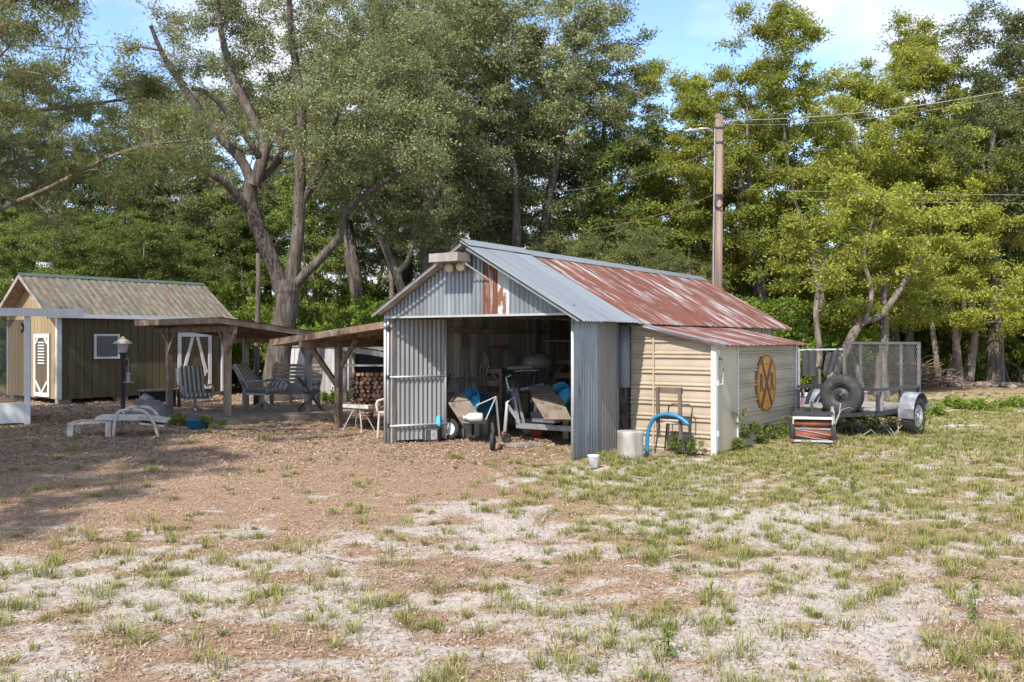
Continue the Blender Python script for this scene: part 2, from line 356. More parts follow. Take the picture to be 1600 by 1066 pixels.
tufts('dry_grass', L_STRAW, 3000, 3.2, 20, 13, .06, lambda x, y: (.35+.6*f_green(x, y))*(1-.8*f_leafy(x, y)), nb=(12, 34), spread=1.8, label='pale dead grass between the green tufts')
def litter(n, seed, y0, y1, L, dens, pw):
    r = np.random.default_rng(seed)
    x, y = frustum_pts(n*2, y0, y1, r, p=pw); k = (r.random(len(x)) < dens(x, y)); x = x[k][:n]; y = y[k][:n]; n = len(x)
    l = L*(.5+r.random(n))*np.maximum(1, y/9); w = l*(.12+.28*r.random(n)**1.5); az = r.random(n)*6.283; tilt = r.normal(0, .35, n); roll = r.normal(0, .4, n)
    d = np.stack([np.cos(az)*np.cos(tilt), np.sin(az)*np.cos(tilt), np.sin(tilt)], -1)
    s = np.stack([-np.sin(az)*np.cos(roll), np.cos(az)*np.cos(roll), np.sin(roll)], -1)
    p = np.stack([x, y, ground_h(x, y)+.006+.012*r.random(n)], -1)
    P = np.stack([p-d*l[:,None]/2, p+s*w[:,None]/2, p+d*l[:,None]/2, p-s*w[:,None]/2], 1)
    return P.reshape(-1, 3), np.arange(4*n).reshape(-1, 4)
V1, Q1 = litter(210000, 21, 3.2, 15, .026, lambda x, y: np.clip(1.0-.60*f_sand(x, y)-.20*f_green(x, y), .2, 1), 1.25)
V2, Q2 = litter(30000, 22, 11, 26, .05, lambda x, y: np.clip(.25+f_leafy(x, y)-.3*f_green(x, y), .05, 1), 1.0)
stuff('leaf_litter', qmesh('leaf_litter', np.concatenate([V1, V2]), np.concatenate([Q1, Q2+len(V1)]), L_LITTER), 'brown fallen leaves strewn over the sandy yard', 'leaf litter')

# ------------------------------------------------------------------ trees
def tube_np(pts, rad, k):
    pts = np.asarray(pts, float); n = len(pts); d = np.gradient(pts, axis=0); d /= np.linalg.norm(d, axis=1)[:,None]+1e-9
    ref = np.where(np.abs(d[:,2:3]) < .9, [[0,0,1.]], [[1.,0,0]]) if False else np.tile([[.31,.17,.93]] if abs(d[:,2]).mean() < .7 else [[.93,.31,.17]], (n, 1))
    x = np.cross(d, ref); x /= np.linalg.norm(x, axis=1)[:,None]+1e-9; y = np.cross(d, x)
    a = np.arange(k)*2*np.pi/k
    V = pts[:,None]+np.asarray(rad)[:,None,None]*(np.cos(a)[None,:,None]*x[:,None]+np.sin(a)[None,:,None]*y[:,None])
    i = np.arange(n-1)[:,None]*k; j = np.arange(k)[None]
    Q = np.stack([i+j, i+(j+1) % k, i+k+(j+1) % k, i+k+j], -1).reshape(-1, 4)
    return V.reshape(-1, 3), Q
def smooth_path(pts, m=6, jit=0, r=None):
    pts = np.asarray(pts, float); n = len(pts)
    if n == 2: pts = np.array([pts[0], pts.mean(0), pts[1]]); n = 3
    P = np.vstack([2*pts[0]-pts[1], pts, 2*pts[-1]-pts[-2]]); out = []
    for i in range(1, n):
        p0, p1, p2, p3 = P[i-1], P[i], P[i+1], P[i+2]
        for t in np.linspace(0, 1, m, endpoint=False):
            out.append(.5*((2*p1)+(-p0+p2)*t+(2*p0-5*p1+4*p2-p3)*t*t+(-p0+3*p1-3*p2+p3)*t**3))
    out.append(pts[-1]); out = np.array(out)
    if jit: out[1:-1] += r.normal(0, jit, out[1:-1].shape)
    return out
def leaves_np(ctr, n, rad, L, Wd, r, flat=.65, up=.5, needle=False):
    """n leaves round each cluster centre"""
    c = np.repeat(ctr, n, 0); N = len(c); rr = np.repeat(rad, n)
    # sub-clumps: leaves sit on sprays, not evenly in the ball
    ns = 9; g = r.normal(0, 1, (len(ctr), ns, 3)); g /= np.linalg.norm(g, axis=2)[...,None]; g *= (.35+.65*r.random((len(ctr), ns, 1)))
    pick = r.integers(0, ns, N); base = g[np.repeat(np.arange(len(ctr)), n), pick]
    t = .15+.85*r.random((N, 1))
    off = base*t+r.normal(0, .17, (N, 3)); off[:,2] *= flat
    p = c+off*rr[:,None]
    d = base+r.normal(0, .65, (N, 3)); d[:,2] -= .15; d /= np.linalg.norm(d, axis=1)[:,None]
    nrm = r.normal(0, .75, (N, 3)); nrm[:,2] += up*1.6; s = np.cross(nrm, d); s /= np.linalg.norm(s, axis=1)[:,None]+1e-9
    l = L*(.6+.8*r.random((N, 1))); w = Wd*(.6+.8*r.random((N, 1)))
    bend = np.cross(d, s)*l*.12
    P = np.stack([p, p+d*l*.5+s*w*.5+bend, p+d*l, p+d*l*.5-s*w*.5+bend], 1)
    return P.reshape(-1, 3), np.arange(4*N).reshape(-1, 4), g
def make_tree(name, seed, limbs, crowns, leafmat, barkmat, L, Wd, nl, crad=(.45,.85), flat=.65, twigs=4, gap=.0, moss=0, minz=.9, shell=.5, droop=0.0):
    """limbs: [(points, r0, r1)], crowns: [(centre, radii, clusters)] in tree-local metres -> (trunk mesh, crown mesh)"""
    r = np.random.default_rng(seed); TV = []; TQ = []; tn = 0; sk = []; skr = []
    def addtube(p, rad, k):
        nonlocal tn
        v, q = tube_np(p, rad, k); TV.append(v); TQ.append(q+tn); tn += len(v)
    for pts, r0, r1 in limbs:
        p = smooth_path(pts, 7, r0*.02, r); t = np.linspace(0, 1, len(p)); rad = r0+(r1-r0)*t
        if pts[0][2] < .3: rad = rad*(1+.38*np.exp(-np.maximum(p[:,2], 0)*2.6))
        rad = rad*(1+np.convolve(r.normal(0, .05, len(p)+4), np.ones(5)/5, 'valid'))
        addtube(p, rad, 10 if r0 > .1 else 7); sk.append(p); skr.append(rad)
    sk = np.vstack(sk); skr = np.concatenate(skr)
    cl = []
    for c, rd, n in crowns:
        k = 0
        for _try in range(n*12):
            if k >= n: break
            d = r.normal(0, 1, 3); d /= np.linalg.norm(d); q = np.array(c)+np.array(rd)*d*(shell+(1-shell)*r.random())**.8
            if q[2] < minz: continue
            if gap and vnoise(q[0]*1.0+q[2]*.7, q[1]*1.0-q[2]*.6, .55, seed) < gap: continue
            cl.append(q); k += 1
    cl = np.array(cl)
    dist = np.min(np.linalg.norm(cl[:,None]-sk[None], axis=2), axis=1); order = np.argsort(dist)
    for ci in order:
        q = cl[ci]; d = np.linalg.norm(sk-q, axis=1)+.9*np.maximum(0, sk[:,2]-q[2]+.1*d_(q, sk)); j = np.argmin(d); a = sk[j]; ln = np.linalg.norm(q-a)
        if ln < .05: continue
        r0 = min(skr[j]*.62, .012+.013*ln*1.6); mid = (a+q)/2+r.normal(0, .10*ln, 3)+np.array([0, 0, (.10-droop)*ln])
        p = smooth_path([a, mid, q], 3); rad = np.linspace(r0, max(.006, r0*.35), len(p))
        addtube(p, rad, 5 if r0 > .03 else 4); sk = np.vstack([sk, p[2:]]); skr = np.concatenate([skr, rad[2:]])
    rads = crad[0]+(crad[1]-crad[0])*r.random(len(cl))
    LV, LQ, g = leaves_np(cl, nl, rads, L, Wd, r, flat)
    for i in range(len(cl)):
        for k in range(twigs):
            e = cl[i]+g[i, k]*rads[i]*np.array([1, 1, flat]); addtube(np.array([cl[i], (cl[i]+e)/2+r.normal(0, .04, 3), e]), [.008, .006, .004], 3)
    tm = qmesh(name+'_trunk', np.vstack(TV), np.vstack(TQ), barkmat); tm.shade_smooth()
    cm = qmesh(name+'_crown', LV, LQ, leafmat)
    return tm, cm
def d_(q, sk): return np.zeros(len(sk))
def tree(name, tm, cm, label, cat, loc, rz=0, sc=1, group=None):
    t = T(name, label, cat, loc, rz, group); t.scale = (sc, sc, sc) if not isinstance(sc, tuple) else sc
    inst(tm, 'trunk', t); inst(cm, 'crown', t); return t

# the big forked oak behind the patio, limbs read off the photograph at its distance
OY = 22.6
def op(x, y, dy=0.0):
    p = at(x, y, OY+dy); return (p.x-OX, dy, p.z)
OX = at(430, 617, OY).x
limbs = [([(0,0,-.15), op(432,580), op(441,520), op(449,470,.0), op(450,442)], .35, .28),
 ([op(446,470), op(428,415), op(402,352,-.1), op(391,310,-.15), op(394,278,-.2)], .22, .17),
 ([op(394,285,-.2), op(375,248,-.3), op(330,199,-.6), op(289,139,-.9), op(259,94,-1.2), op(235,40,-1.5)], .15, .05),
 ([op(396,290,-.2), op(406,262,-.2), op(413,225,-.1), op(390,176,.2), op(360,109,.5), op(345,45,.6), op(335,-40,.6)], .18, .06),
 ([op(408,250,-.2), op(398,233,-.4), op(368,191,-.8), op(330,150,-1.2), op(300,138,-1.6)], .11, .05),
 ([op(398,335,-.1), op(375,312,-.4), op(349,285,-.8), op(308,259,-1.2), op(259,229,-1.7), op(215,205,-2.2)], .12, .04),
 ([op(398,285,-.2), op(418,270,.2), op(439,240,.6), op(437,188,1.0), op(446,120,1.3)], .12, .05),
 ([op(452,462), op(462,394,.1), op(468,323,.1), op(469,240,.0), op(472,195,-.1), op(465,120,-.2), op(455,50,-.4), op(450,-40,-.5)], .20, .07),
 ([op(468,320,.1), op(488,289,.1), op(507,259,-.2), op(513,215,-.6), op(540,150,-1.0)], .14, .05),
 ([op(456,452), op(480,425,-.1), op(500,405,-.2), op(530,370,-.4), op(537,335,-.5), op(560,312,-.6), op(600,285,-.8), op(650,255,-1.0)], .14, .05)]
oc = lambda x, y, dy, rx, ry, rz, n: (op(x, y, dy), (rx, ry, rz), n)
crowns = [oc(520,180,-1.2,1.9,1.6,1.3,46), oc(590,150,-.6,1.9,1.8,1.7,46), oc(450,90,1.6,2.2,1.6,1.7,46), oc(340,60,2.2,1.8,1.4,1.3,30), oc(560,30,0,2.2,2.2,1.4,44),
 oc(240,110,-.2,1.3,1.0,1.0,18), oc(250,215,-2.0,1.0,.9,.5,14), oc(310,185,1.0,1.3,.8,.8,12), oc(650,230,-.8,1.2,1.2,.9,22), oc(450,-60,0,3.6,3.0,1.4,60), oc(520,270,-.9,.8,.8,.5,10), oc(440,190,.9,.9,.9,.9,14), oc(300,10,1.2,1.6,1.2,.9,16), oc(390,130,2.0,1.4,.8,1.2,14)]
tm, cm = make_tree('oak', 3, limbs, crowns, L_OAK, BARK, .075, .036, 270, (.45,.8), .75, 5, minz=3.5)
tree('oak_tree', tm, cm, 'large forked live oak with dark leaning trunk rising behind the patio bench', 'tree', (OX, OY, 0))

def trunkset(r, H, n, spread, r0, base=.25):
    out = []
    for i in range(n):
        a = r.random()*6.283; s = spread*(.5+.7*r.random()); x, y = math.cos(a)*base*(i > 0), math.sin(a)*base*(i > 0); h = H*(.72+.2*r.random())
        pts = [(x, y, -.2)]
        for t in (.25, .5, .75, 1):
            pts.append((x+math.cos(a)*s*t**1.2+r.normal(0, .16), y+math.sin(a)*s*t**1.2+r.normal(0, .16), h*t))
        out.append((pts, r0*(.75+.4*r.random()), r0*.2))
    return out
# kinds of tree; copies share these meshes
kinds = {}
def kind(key, seed, H, ntr, spread, r0, crowns, leaf, bark, L, Wd, nl, **kw):
    r = np.random.default_rng(seed); kinds[key] = make_tree(key, seed, trunkset(r, H, ntr, spread, r0), crowns, leaf, bark, L, Wd, nl, **kw)
kind('bright_a', 31, 11, 3, 1.8, .17, [((0,0,9.6),(1.8,1.8,2.6),46), ((.6,-.6,6.4),(2.7,2.5,2.2),70), ((-.4,-.4,3.6),(2.9,2.6,1.6),56), ((.3,0,12.2),(.9,.9,1.2),12)], L_BRIGHT, BARKL, .10, .046, 330, twigs=6, flat=.5, gap=.30, shell=.35)
kind('bright_b', 32, 10, 2, 1.4, .16, [((.3,0,8.6),(2.3,2.1,2.2),56), ((-.5,-.5,5.6),(2.5,2.3,1.8),56), ((.8,-.6,3.0),(2.3,2.1,1.4),42), ((-.9,0,11.0),(.9,.9,1.1),10)], L_BRIGHT, BARKL, .10, .046, 330, twigs=6, flat=.5, gap=.32, shell=.35)
kind('oak_a', 33, 11.5, 2, 1.6, .27, [((0,0,9.8),(3.6,3.2,2.6),92), ((.8,-.8,6.8),(3.6,3.0,1.9),76), ((-1.6,-.6,8.2),(2.4,2.2,1.8),40), ((2.6,-.6,4.6),(1.6,1.6,1.0),18)], L_OAK, BARK, .10, .046, 270, flat=.55, gap=.25, shell=.4)
kind('oak_b', 34, 12, 1, .9, .30, [((0,0,11),(3.0,2.8,2.4),70), ((.4,-.4,8.2),(3.3,3.0,1.9),70), ((-1.2,-.5,6.0),(2.4,2.2,1.4),38)], L_DARK, BARK, .105, .048, 260, flat=.55, gap=.28, shell=.4)
kind('mid_a', 35, 9, 2, 1.2, .15, [((0,0,7.4),(2.3,2.2,2.2),60), ((.3,-.4,4.6),(2.5,2.3,1.8),60), ((-.3,-.2,2.4),(2.2,2.1,1.1),36)], L_MID, BARKL, .11, .052, 270, flat=.55, gap=.25, shell=.35)
kind('cedar', 36, 5.5, 1, .3, .13, [((0,0,3.4),(1.7,1.6,2.4),90), ((0,0,1.6),(2.0,1.9,1.2),50)], L_CEDAR, BARK, .10, .022, 420, crad=(.35,.6), shell=.4, minz=.3)
kind('bush', 37, 2.6, 4, 1.0, .05, [((0,0,1.7),(1.7,1.5,1.1),60), ((.3,-.2,.9),(1.9,1.7,.7),40)], L_BUSH, BARKL, .13, .07, 170, shell=.4, minz=.2, crad=(.35,.6))
# ------------------------------------------------------------------ the wood round the yard
LAB = {'bright_a': ('sunlit_tree', 'tall yellow-green broadleaf tree in the sunny stand behind the utility pole', 'trees of the sunny stand'),
       'bright_b': ('sunlit_tree', 'yellow-green broadleaf tree with thin pale trunks in the sunny stand behind the trailer', 'thin trunked trees of the sunny stand'),
       'oak_a': ('shade_oak', 'big spreading olive-green oak in the wood behind the tin shed', 'oaks behind the tin shed'),
       'oak_b': ('tall_oak', 'tall dark green oak with a single straight trunk at the edge of the wood', 'tall dark oaks'),
       'mid_a': ('woodland_tree', 'mid-green bushy tree with leaves down to the ground in the wood', 'bushy trees of the wood'),
       'cedar': ('cedar_tree', 'soft yellow-green cedar just behind the tin shed roof', 'cedars behind the tin shed'),
       'bush': ('woodland_bush', 'low leafy green bush at the foot of the wood', 'bushes at the foot of the wood')}
frng = random.Random(5)
def plant(k, x, Yd, sc, rz=None, X=None, hs=1.0, label=None, group=None):
    nm, lb, gr = LAB[k]; X = (x-800)/FPX*Yd if X is None else X
    return tree(nm, *kinds[k], label or lb, 'bush' if k == 'bush' else 'tree', (X, Yd, 0), frng.random()*6.28 if rz is None else rz, (sc, sc, sc*hs), gr if label is None else group)
for k, x, Yd, sc, lb in [
    ('bright_a', 1195, 28, 0.97, 'tallest yellow-green tree of the sunny stand, right of the utility pole'),
    ('bright_b', 1045, 30, 1.02, 'yellow-green tree with thin trunks left of the utility pole'),
    ('bright_b', 1120, 31, 0.98, 'yellow-green tree standing directly behind the utility pole'),
    ('bright_b', 1310, 27.5, 1.06, 'yellow-green tree behind the utility trailer spare tyre'),
    ('bright_a', 1420, 30, 0.99, 'yellow-green tree rising behind the mesh ramp gate'),
    ('bright_b', 1510, 29, 1.0, 'yellow-green tree between the ramp gate and the stone edging'),
    ('bright_a', 1105, 33, 0.92, 'yellow-green tree in the second row behind the utility pole'),
    ('bright_b', 1370, 33, 1.15, 'yellow-green tree in the second row behind the ramp gate'),
    ('bright_b', 1250, 32, 1.0, 'yellow-green tree in the second row behind the lean-to'),
    ('oak_b', 1552, 29.5, 0.98, 'stout dark oak with flared foot beside the stone edging'),
    ('oak_b', 1690, 29, 1.05, 'tall dark oak beyond the stone edging'),
    ('oak_a', 1640, 33, 1.1, 'spreading dark oak behind the far sandy track'),
    ('mid_a', 1545, 34, 1.1, 'bushy green tree behind the stout oak by the stones'),
    ('oak_a', 690, 28.5, 1.12, 'big olive-green oak above the front gable of the tin shed'),
    ('oak_a', 830, 29, 1.15, 'big olive-green oak above the silver part of the tin roof'),
    ('oak_b', 760, 33, 1.15, 'tall dark oak in the second row behind the tin roof'),
    ('oak_b', 905, 31, 1.05, 'tall dark oak bordering the gap of open sky'),
    ('oak_a', 560, 32, 1.15, 'big olive-green oak behind the timber lean-to roof'),
    ('oak_b', 640, 36, 1.2, 'tall dark oak far behind the timber lean-to'),
    ('mid_a', 960, 30, 1.0, 'bushy green tree behind the cedars at the tin roof'),
    ('mid_a', 25, 29, 0.66, 'low bushy tree behind the gable end of the olive shed'),
    ('mid_a', 110, 27.5, 0.62, 'low bushy tree behind the left half of the green metal roof'),
    ('mid_a', 200, 28.5, 0.63, 'low bushy tree behind the middle of the green metal roof'),
    ('mid_a', 290, 30, 0.6, 'low bushy tree behind the end of the green metal roof by the patio'),
    ('mid_a', -60, 31, 0.9, 'bushy tree behind the screened porch'),
    ('oak_b', 20, 38, 1.1, 'tall dark oak far behind the screened porch'),
    ('oak_b', 110, 40, 1.0, 'tall dark oak far behind the olive shed'),
    ('mid_a', 330, 37, 0.85, 'bushy tree far behind the white-trimmed shed door'),
    ('mid_a', 400, 36, 0.8, 'bushy tree seen just left of the patio oak trunk'),
    ('mid_a', 500, 34, 0.9, 'bushy tree seen just right of the patio oak trunk'),
    ('mid_a', 250, 44, 0.95, 'bushy tree far behind the garden lamp post'),
    ('mid_a', 185, 37, 1.12, 'tall bushy tree far behind the shed window'),
    ('oak_b', 260, 41, 1.1, 'tall dark oak seen between cedar boughs and patio oak'),
    ('oak_a', 330, 38, 1.05, 'spreading oak seen through the fork of the patio oak'),
    ('oak_a', 440, 40, 1.1, 'spreading oak far behind the patio bench'),
    ('mid_a', 1160, 29, .5, 'low bushy tree at the foot of the sunny stand by the pole'),
    ('mid_a', 1262, 29.5, .5, 'low bushy tree at the foot of the sunny stand behind the lean-to'),
    ('mid_a', 1345, 30, .45, 'low bushy tree behind the leaning pale trunk'),
    ('mid_a', 1520, 37, .8, 'bushy tree beyond the sandy track behind the stones'),
    ('mid_a', 1620, 38, .8, 'bushy tree beyond the far end of the stone row'),
    ('oak_a', -40, 34, 1.0, 'spreading oak far behind the screened porch')]:
    plant(k, x, Yd, sc, label=lb)
for x, Yd, s, lb in ((930,24.5,.88,'soft yellow-green cedar over the middle of the red tin roof'), (1010,25.0,.86,'soft yellow-green cedar over the back end of the red tin roof'), (1075,26,.80,'soft yellow-green cedar touching the left side of the utility pole'), (880,27,.95,'soft green cedar behind the join of silver and red tin roof'), (985,28,1.05,'taller soft green cedar in the row behind the tin roof')): plant('cedar', x, Yd, s, hs=.9, label=lb)
for x, Yd, s, w in [
    (1165, 25.5, 1.0, 'right of the utility pole foot'),
    (1240, 25.6, 1.0, 'behind the far eave of the tin shed'),
    (1215, 24.0, 0.7, 'close behind the lean-to roof'),
    (1330, 27, 0.8, 'behind the leaning pale trunk'),
    (1120, 26.5, 1.0, 'behind the utility pole foot'),
    (60, 26, 0.7, 'behind the gable of the olive shed'),
    (395, 27, 0.9, 'beside the bare weathered pole'),
    (470, 28, 1.0, 'behind the patio oak trunk'),
    (560, 27, 1.05, 'behind the wood shelter'),
    (620, 26, 1.0, 'behind the tin gate'),
    (330, 27.5, 0.8, 'behind the white-trimmed shed door'),
    (520, 25.6, 0.7, 'behind the whitewashed plank shed'),
    (690, 25.5, 0.9, 'left of the tin shed gable'),
    (1480, 31, 0.9, 'between ramp gate and thin leaning trunk'),
    (1590, 33, 1.1, 'beyond the edging stones'),
    (1420, 31.5, 0.8, 'behind the brush heap')]:
    plant('bush', x, Yd, s, label='leafy green bush '+w)
far = []
for i in range(16): far.append((-27+i*3.7+frng.uniform(-1, 1), 38+frng.uniform(-2, 3), ('mid_a','oak_b','mid_a','bright_b')[i % 4], frng.uniform(.8, 1.0)))
for i in range(15): far.append((-33+i*4.8+frng.uniform(-1, 1), 48+frng.uniform(-2, 3), ('oak_b','mid_a','oak_a')[i % 3], frng.uniform(.85, 1.1)))
for i in range(18): far.append((-24+i*2.9+frng.uniform(-.8, .8), 34+frng.uniform(-1, 2.5), 'bush', frng.uniform(1.0, 1.6)))
for X0, Yd, k, s in far:
    px = 800+X0/Yd*FPX
    if 170 < px < 330 and k != 'bush': s *= .82
    if 940 < px < 1330 and k != 'bush': s *= .8
    plant(k, 0, Yd, s, X=X0, label=('leafy bush deep in the background wood' if k == 'bush' else 'tree deep in the background wood'), group=('far bushes' if k == 'bush' else 'far trees'))
# trees just outside the left edge, whose boughs and shadows reach into the yard
CX, CY = -10.2, 12.4
cl = [([(0,0,-.2),(.1,0,2.5),(0,.1,5.5),(.1,0,9)], .26, .07)]
rr = np.random.default_rng(4)
ccl = []
for i in range(15):
    z0 = 2.6+i*.42; a = rr.uniform(-.85, .75) if i % 4 else rr.uniform(1.5, 4.6); ln = rr.uniform(3.6, 5.9) if i % 4 else rr.uniform(2.5, 4)
    e = (math.cos(a)*ln, math.sin(a)*ln*.8, z0+ln*rr.uniform(.12, .42)); m = (e[0]*.55, e[1]*.55+.2, z0+ln*.12)
    q1 = (m[0]*.5+rr.normal(0,.12), m[1]*.5+rr.normal(0,.15), z0+ln*.05+rr.normal(0,.1)); q2 = ((m[0]+e[0])/2+rr.normal(0,.12), (m[1]+e[1])/2+rr.normal(0,.15), (m[2]+e[2])/2+rr.normal(0,.16)); cl.append(([(0, 0, z0), q1, m, q2, e], .06, .012)); ccl.append((m, (1.0,.9,.5), 6)); ccl.append((e, (1.1,1.0,.6), 9)); ccl.append(((e[0]*.78, e[1]*.78, (m[2]+e[2])/2), (1.0,.9,.5), 6))
tm, cm = make_tree('near_cedar', 8, cl, ccl, L_CEDAR, BARKL, .10, .013, 400, (.35,.65), .6, 5, minz=2.5, droop=.1)
tree('cedar_tree', tm, cm, 'fine-leaved dark cedar reaching its boughs over the olive shed', 'tree', (CX, CY, 0))
plant('oak_b', 0, 3.2, .80, X=-9.5, label='dark oak beside the yard that throws the shadow on the leaf litter')
plant('oak_b', 0, 9.2, .85, X=-11.3, label='dark oak beside the front corner of the screened porch')
plant('oak_b', 0, 13.0, .85, X=-13.3, label='dark oak growing against the screened porch roof')
plant('oak_b', 0, 10.7, .80, X=-9.9, label='dark oak beside the cedar that shades the patio')
plant('oak_b', 0, 5.2, .72, X=-10.4, label='dark oak between the yard edge and the screened porch')
plant('oak_a', 0, 7.0, .62, X=-9.9, label='spreading oak left of the screened porch')
# leaning pale trunk and the single trunks that show under the crowns
def bare(name, label, pts, r0, r1, Yd, br=(), leaf=None, nc=16):
    """a single tree whose trunk and boughs follow the photograph, with leaf clusters on its upper half"""
    b = at(pts[0][0], pts[0][1], Yd)
    loc = lambda p: (at(p[0], p[1], Yd).x-b.x, (p[2] if len(p) > 2 else 0), at(p[0], p[1], Yd).z)
    L_ = [([loc(p) for p in pp], a, c) for pp, a, c in [(pts, r0, r1)]+list(br)]; L_[0][0][0] = (0, 0, -.1)
    cr_ = []
    for pp, a, c in L_:
        e = pp[-1]; m_ = pp[-2]; cr_.append(((e[0], e[1], e[2]+.3), (1.5,1.3,1.1), nc)); cr_.append((((e[0]+m_[0])/2, -.3, (e[2]+m_[2])/2+.3), (1.4,1.2,.8), nc//2))
    tm, cm = make_tree(name, int(pts[0][0]), L_, cr_, leaf or L_BRIGHT, BARKL, .095, .043, 280, (.4,.7), .5, 5, minz=2.2)
    return tree(name, tm, cm, label, 'tree', (b.x, Yd, 0))
bare('leaning_tree', 'pale leaning trunk with a bent bough behind the trailer spare wheel', [(1288,618),(1300,590),(1322,545),(1345,505),(1378,490),(1420,430),(1450,380)], .17, .05, 23.5, [([(1345,508),(1362,460),(1350,400),(1365,340)], .09, .03)])
bare('leaning_tree', 'pale upright trunk seen through the mesh of the trailer ramp', [(1378,622),(1377,570),(1382,520),(1380,460),(1395,380)], .18, .07, 24, [([(1348,620),(1340,580),(1330,550)], .1, .05)])
bare('woodland_tree', 'slim pale trunk beside the hanging black sheet', [(1277,622),(1276,590),(1280,550),(1275,480),(1290,400)], .12, .05, 22.5)
bare('woodland_tree', 'thin leaning trunk left of the stout one by the stones', [(1480,606),(1490,560),(1502,500),(1508,440),(1500,380)], .11, .06, 29)
bare('woodland_tree', 'short dark trunk near the brush heap', [(1466,607),(1463,560),(1455,500),(1450,430)], .11, .06, 29)
bare('woodland_tree', 'tall pale straight trunk above the left eave of the tin shed', [(672,600),(672,470),(671,400),(668,330),(664,260),(650,180),(648,90)], .30, .12, 27, [([(668,320),(690,280),(705,220)], .12, .05), ([(664,260),(640,215),(625,150)], .10, .04)], leaf=L_OAK)
bare('woodland_tree', 'crooked leaning trunk between the patio oak and the tin shed', [(640,600),(632,480),(615,420),(585,350),(560,300)], .17, .07, 26, [([(618,430),(640,400),(650,340)], .1, .05)], leaf=L_OAK)
bare('woodland_tree', 'slim trunk beside the left gable edge of the tin shed', [(607,600),(612,470),(608,400),(600,330)], .10, .05, 26.5, leaf=L_OAK)
dp = T('dead_pole', 'bare weathered pole standing beside the patio oak', 'pole', (at(400,615,20.9).x, 20.9, 0)); MB().tube([(0,0,-.1),(.02,0,1.5),(.06,0,3.0),(.05,0,3.7)], [.07,.065,.06,.05], 9).build('shaft', BARK, dp, True)
# brush heap and stones by the far sandy track
bh = T('brush_heap', 'heap of dead branches and brown leaves under the far trees', 'brush pile', (*gp(1425,607),0)); rr = np.random.default_rng(9)
V = []; Q = []; n = 0
for i in range(420):
    a = rr.random()*6.28; x = rr.normal(0, .9); z0 = max(.03, .95*math.exp(-(x/1.0)**2)*rr.random()); l = .3+.7*rr.random(); p = np.array([x, rr.normal(0, .4), z0]); d = np.array([math.cos(a), math.sin(a)*.6, rr.normal(0, .25)])
    q = np.array([p, p+d*l*.5+rr.normal(0, .05, 3), p+d*l]); q[:,2] = np.maximum(q[:,2], .02); v, f = tube_np(q, [.018, .014, .008], 4); V.append(v); Q.append(f+n); n += len(v)
inst(qmesh('branches', np.vstack(V), np.vstack(Q), M('dead_branches', (.30,.19,.13), .9, var=.3)), 'branches', bh)
for i in range(9):
    b = MB(); k = 9; pr = [(.0, 0), (.16, 0), (.20, .07), (.14, .15), (.0, .17)]; b.lathe(pr, k)
    rs = random.Random(i); b.v = [(x*(1+.25*math.sin(3*y*9+i)), y*(.8+.1*rs.random()), z*(1+.3*rs.random())) for x, y, z in b.v]
    X0, Y0 = gp(1490+i*13+rs.uniform(-4, 4), 606+rs.uniform(-1.5, 2)); o = b.build('edging_stone', STONE, None, True, (X0, Y0, 0), rs.random()*6); sc = rs.uniform(.5, .95); o.scale = (sc, sc, sc)
    tag(o, 'pale fieldstone in the row edging the far sandy track', 'stone', 'edging stones')
# ------------------------------------------------------------------ sheet helpers
def corr_wall(x0, x1, ztop, mat, z0=0.0, pitch=.076, amp=.010, name='sheet', seg=6):
    n = max(4, int(round((x1-x0)/pitch*seg))); x = np.linspace(x0, x1, n+1); y = amp*np.cos(x/pitch*2*np.pi)
    zt = np.array([ztop(q) if callable(ztop) else ztop for q in x]); zb = np.array([z0(q) if callable(z0) else z0 for q in x])
    V = np.concatenate([np.stack([x, y, zb], -1), np.stack([x, y, zt], -1)]); i = np.arange(n)
    me = qmesh(name, V, np.stack([i, i+1, i+n+2, i+n+1], -1), mat); me.shade_smooth(); return me
def corr_roof(w, L, mat, pitch=.0725, amp=.010, seg=6, rows=4, sag=.0, seed=0):
    r = np.random.default_rng(seed); n = int(round(w/pitch*seg)); x = np.linspace(0, w, n+1); V = []
    for k in range(rows+1):
        V.append(np.stack([x, np.full(n+1, L*k/rows), amp*np.cos(x/pitch*2*np.pi)+r.normal(0, sag)+sag*np.sin(x*5+k+seed)], -1))
    I = np.arange((n+1)*(rows+1)).reshape(rows+1, n+1); Q = np.stack([I[:-1,:-1], I[:-1,1:], I[1:,1:], I[1:,:-1]], -1).reshape(-1, 4)
    me = qmesh('roof_sheet', np.concatenate(V), Q, mat); me.shade_smooth(); return me
def place(me, name, parent, o, ex, ey, ez):
    m = Matrix((ex, ey, ez)).transposed(); return inst(me, name, parent, o, m.to_euler())
def slope_axes(side, p):
    c, s = math.cos(p), math.sin(p)
    return ((0,-1,0), (c,0,-s), (s,0,c)) if side > 0 else ((0,1,0), (-c,0,-s), (-s,0,c))
V3 = Vector
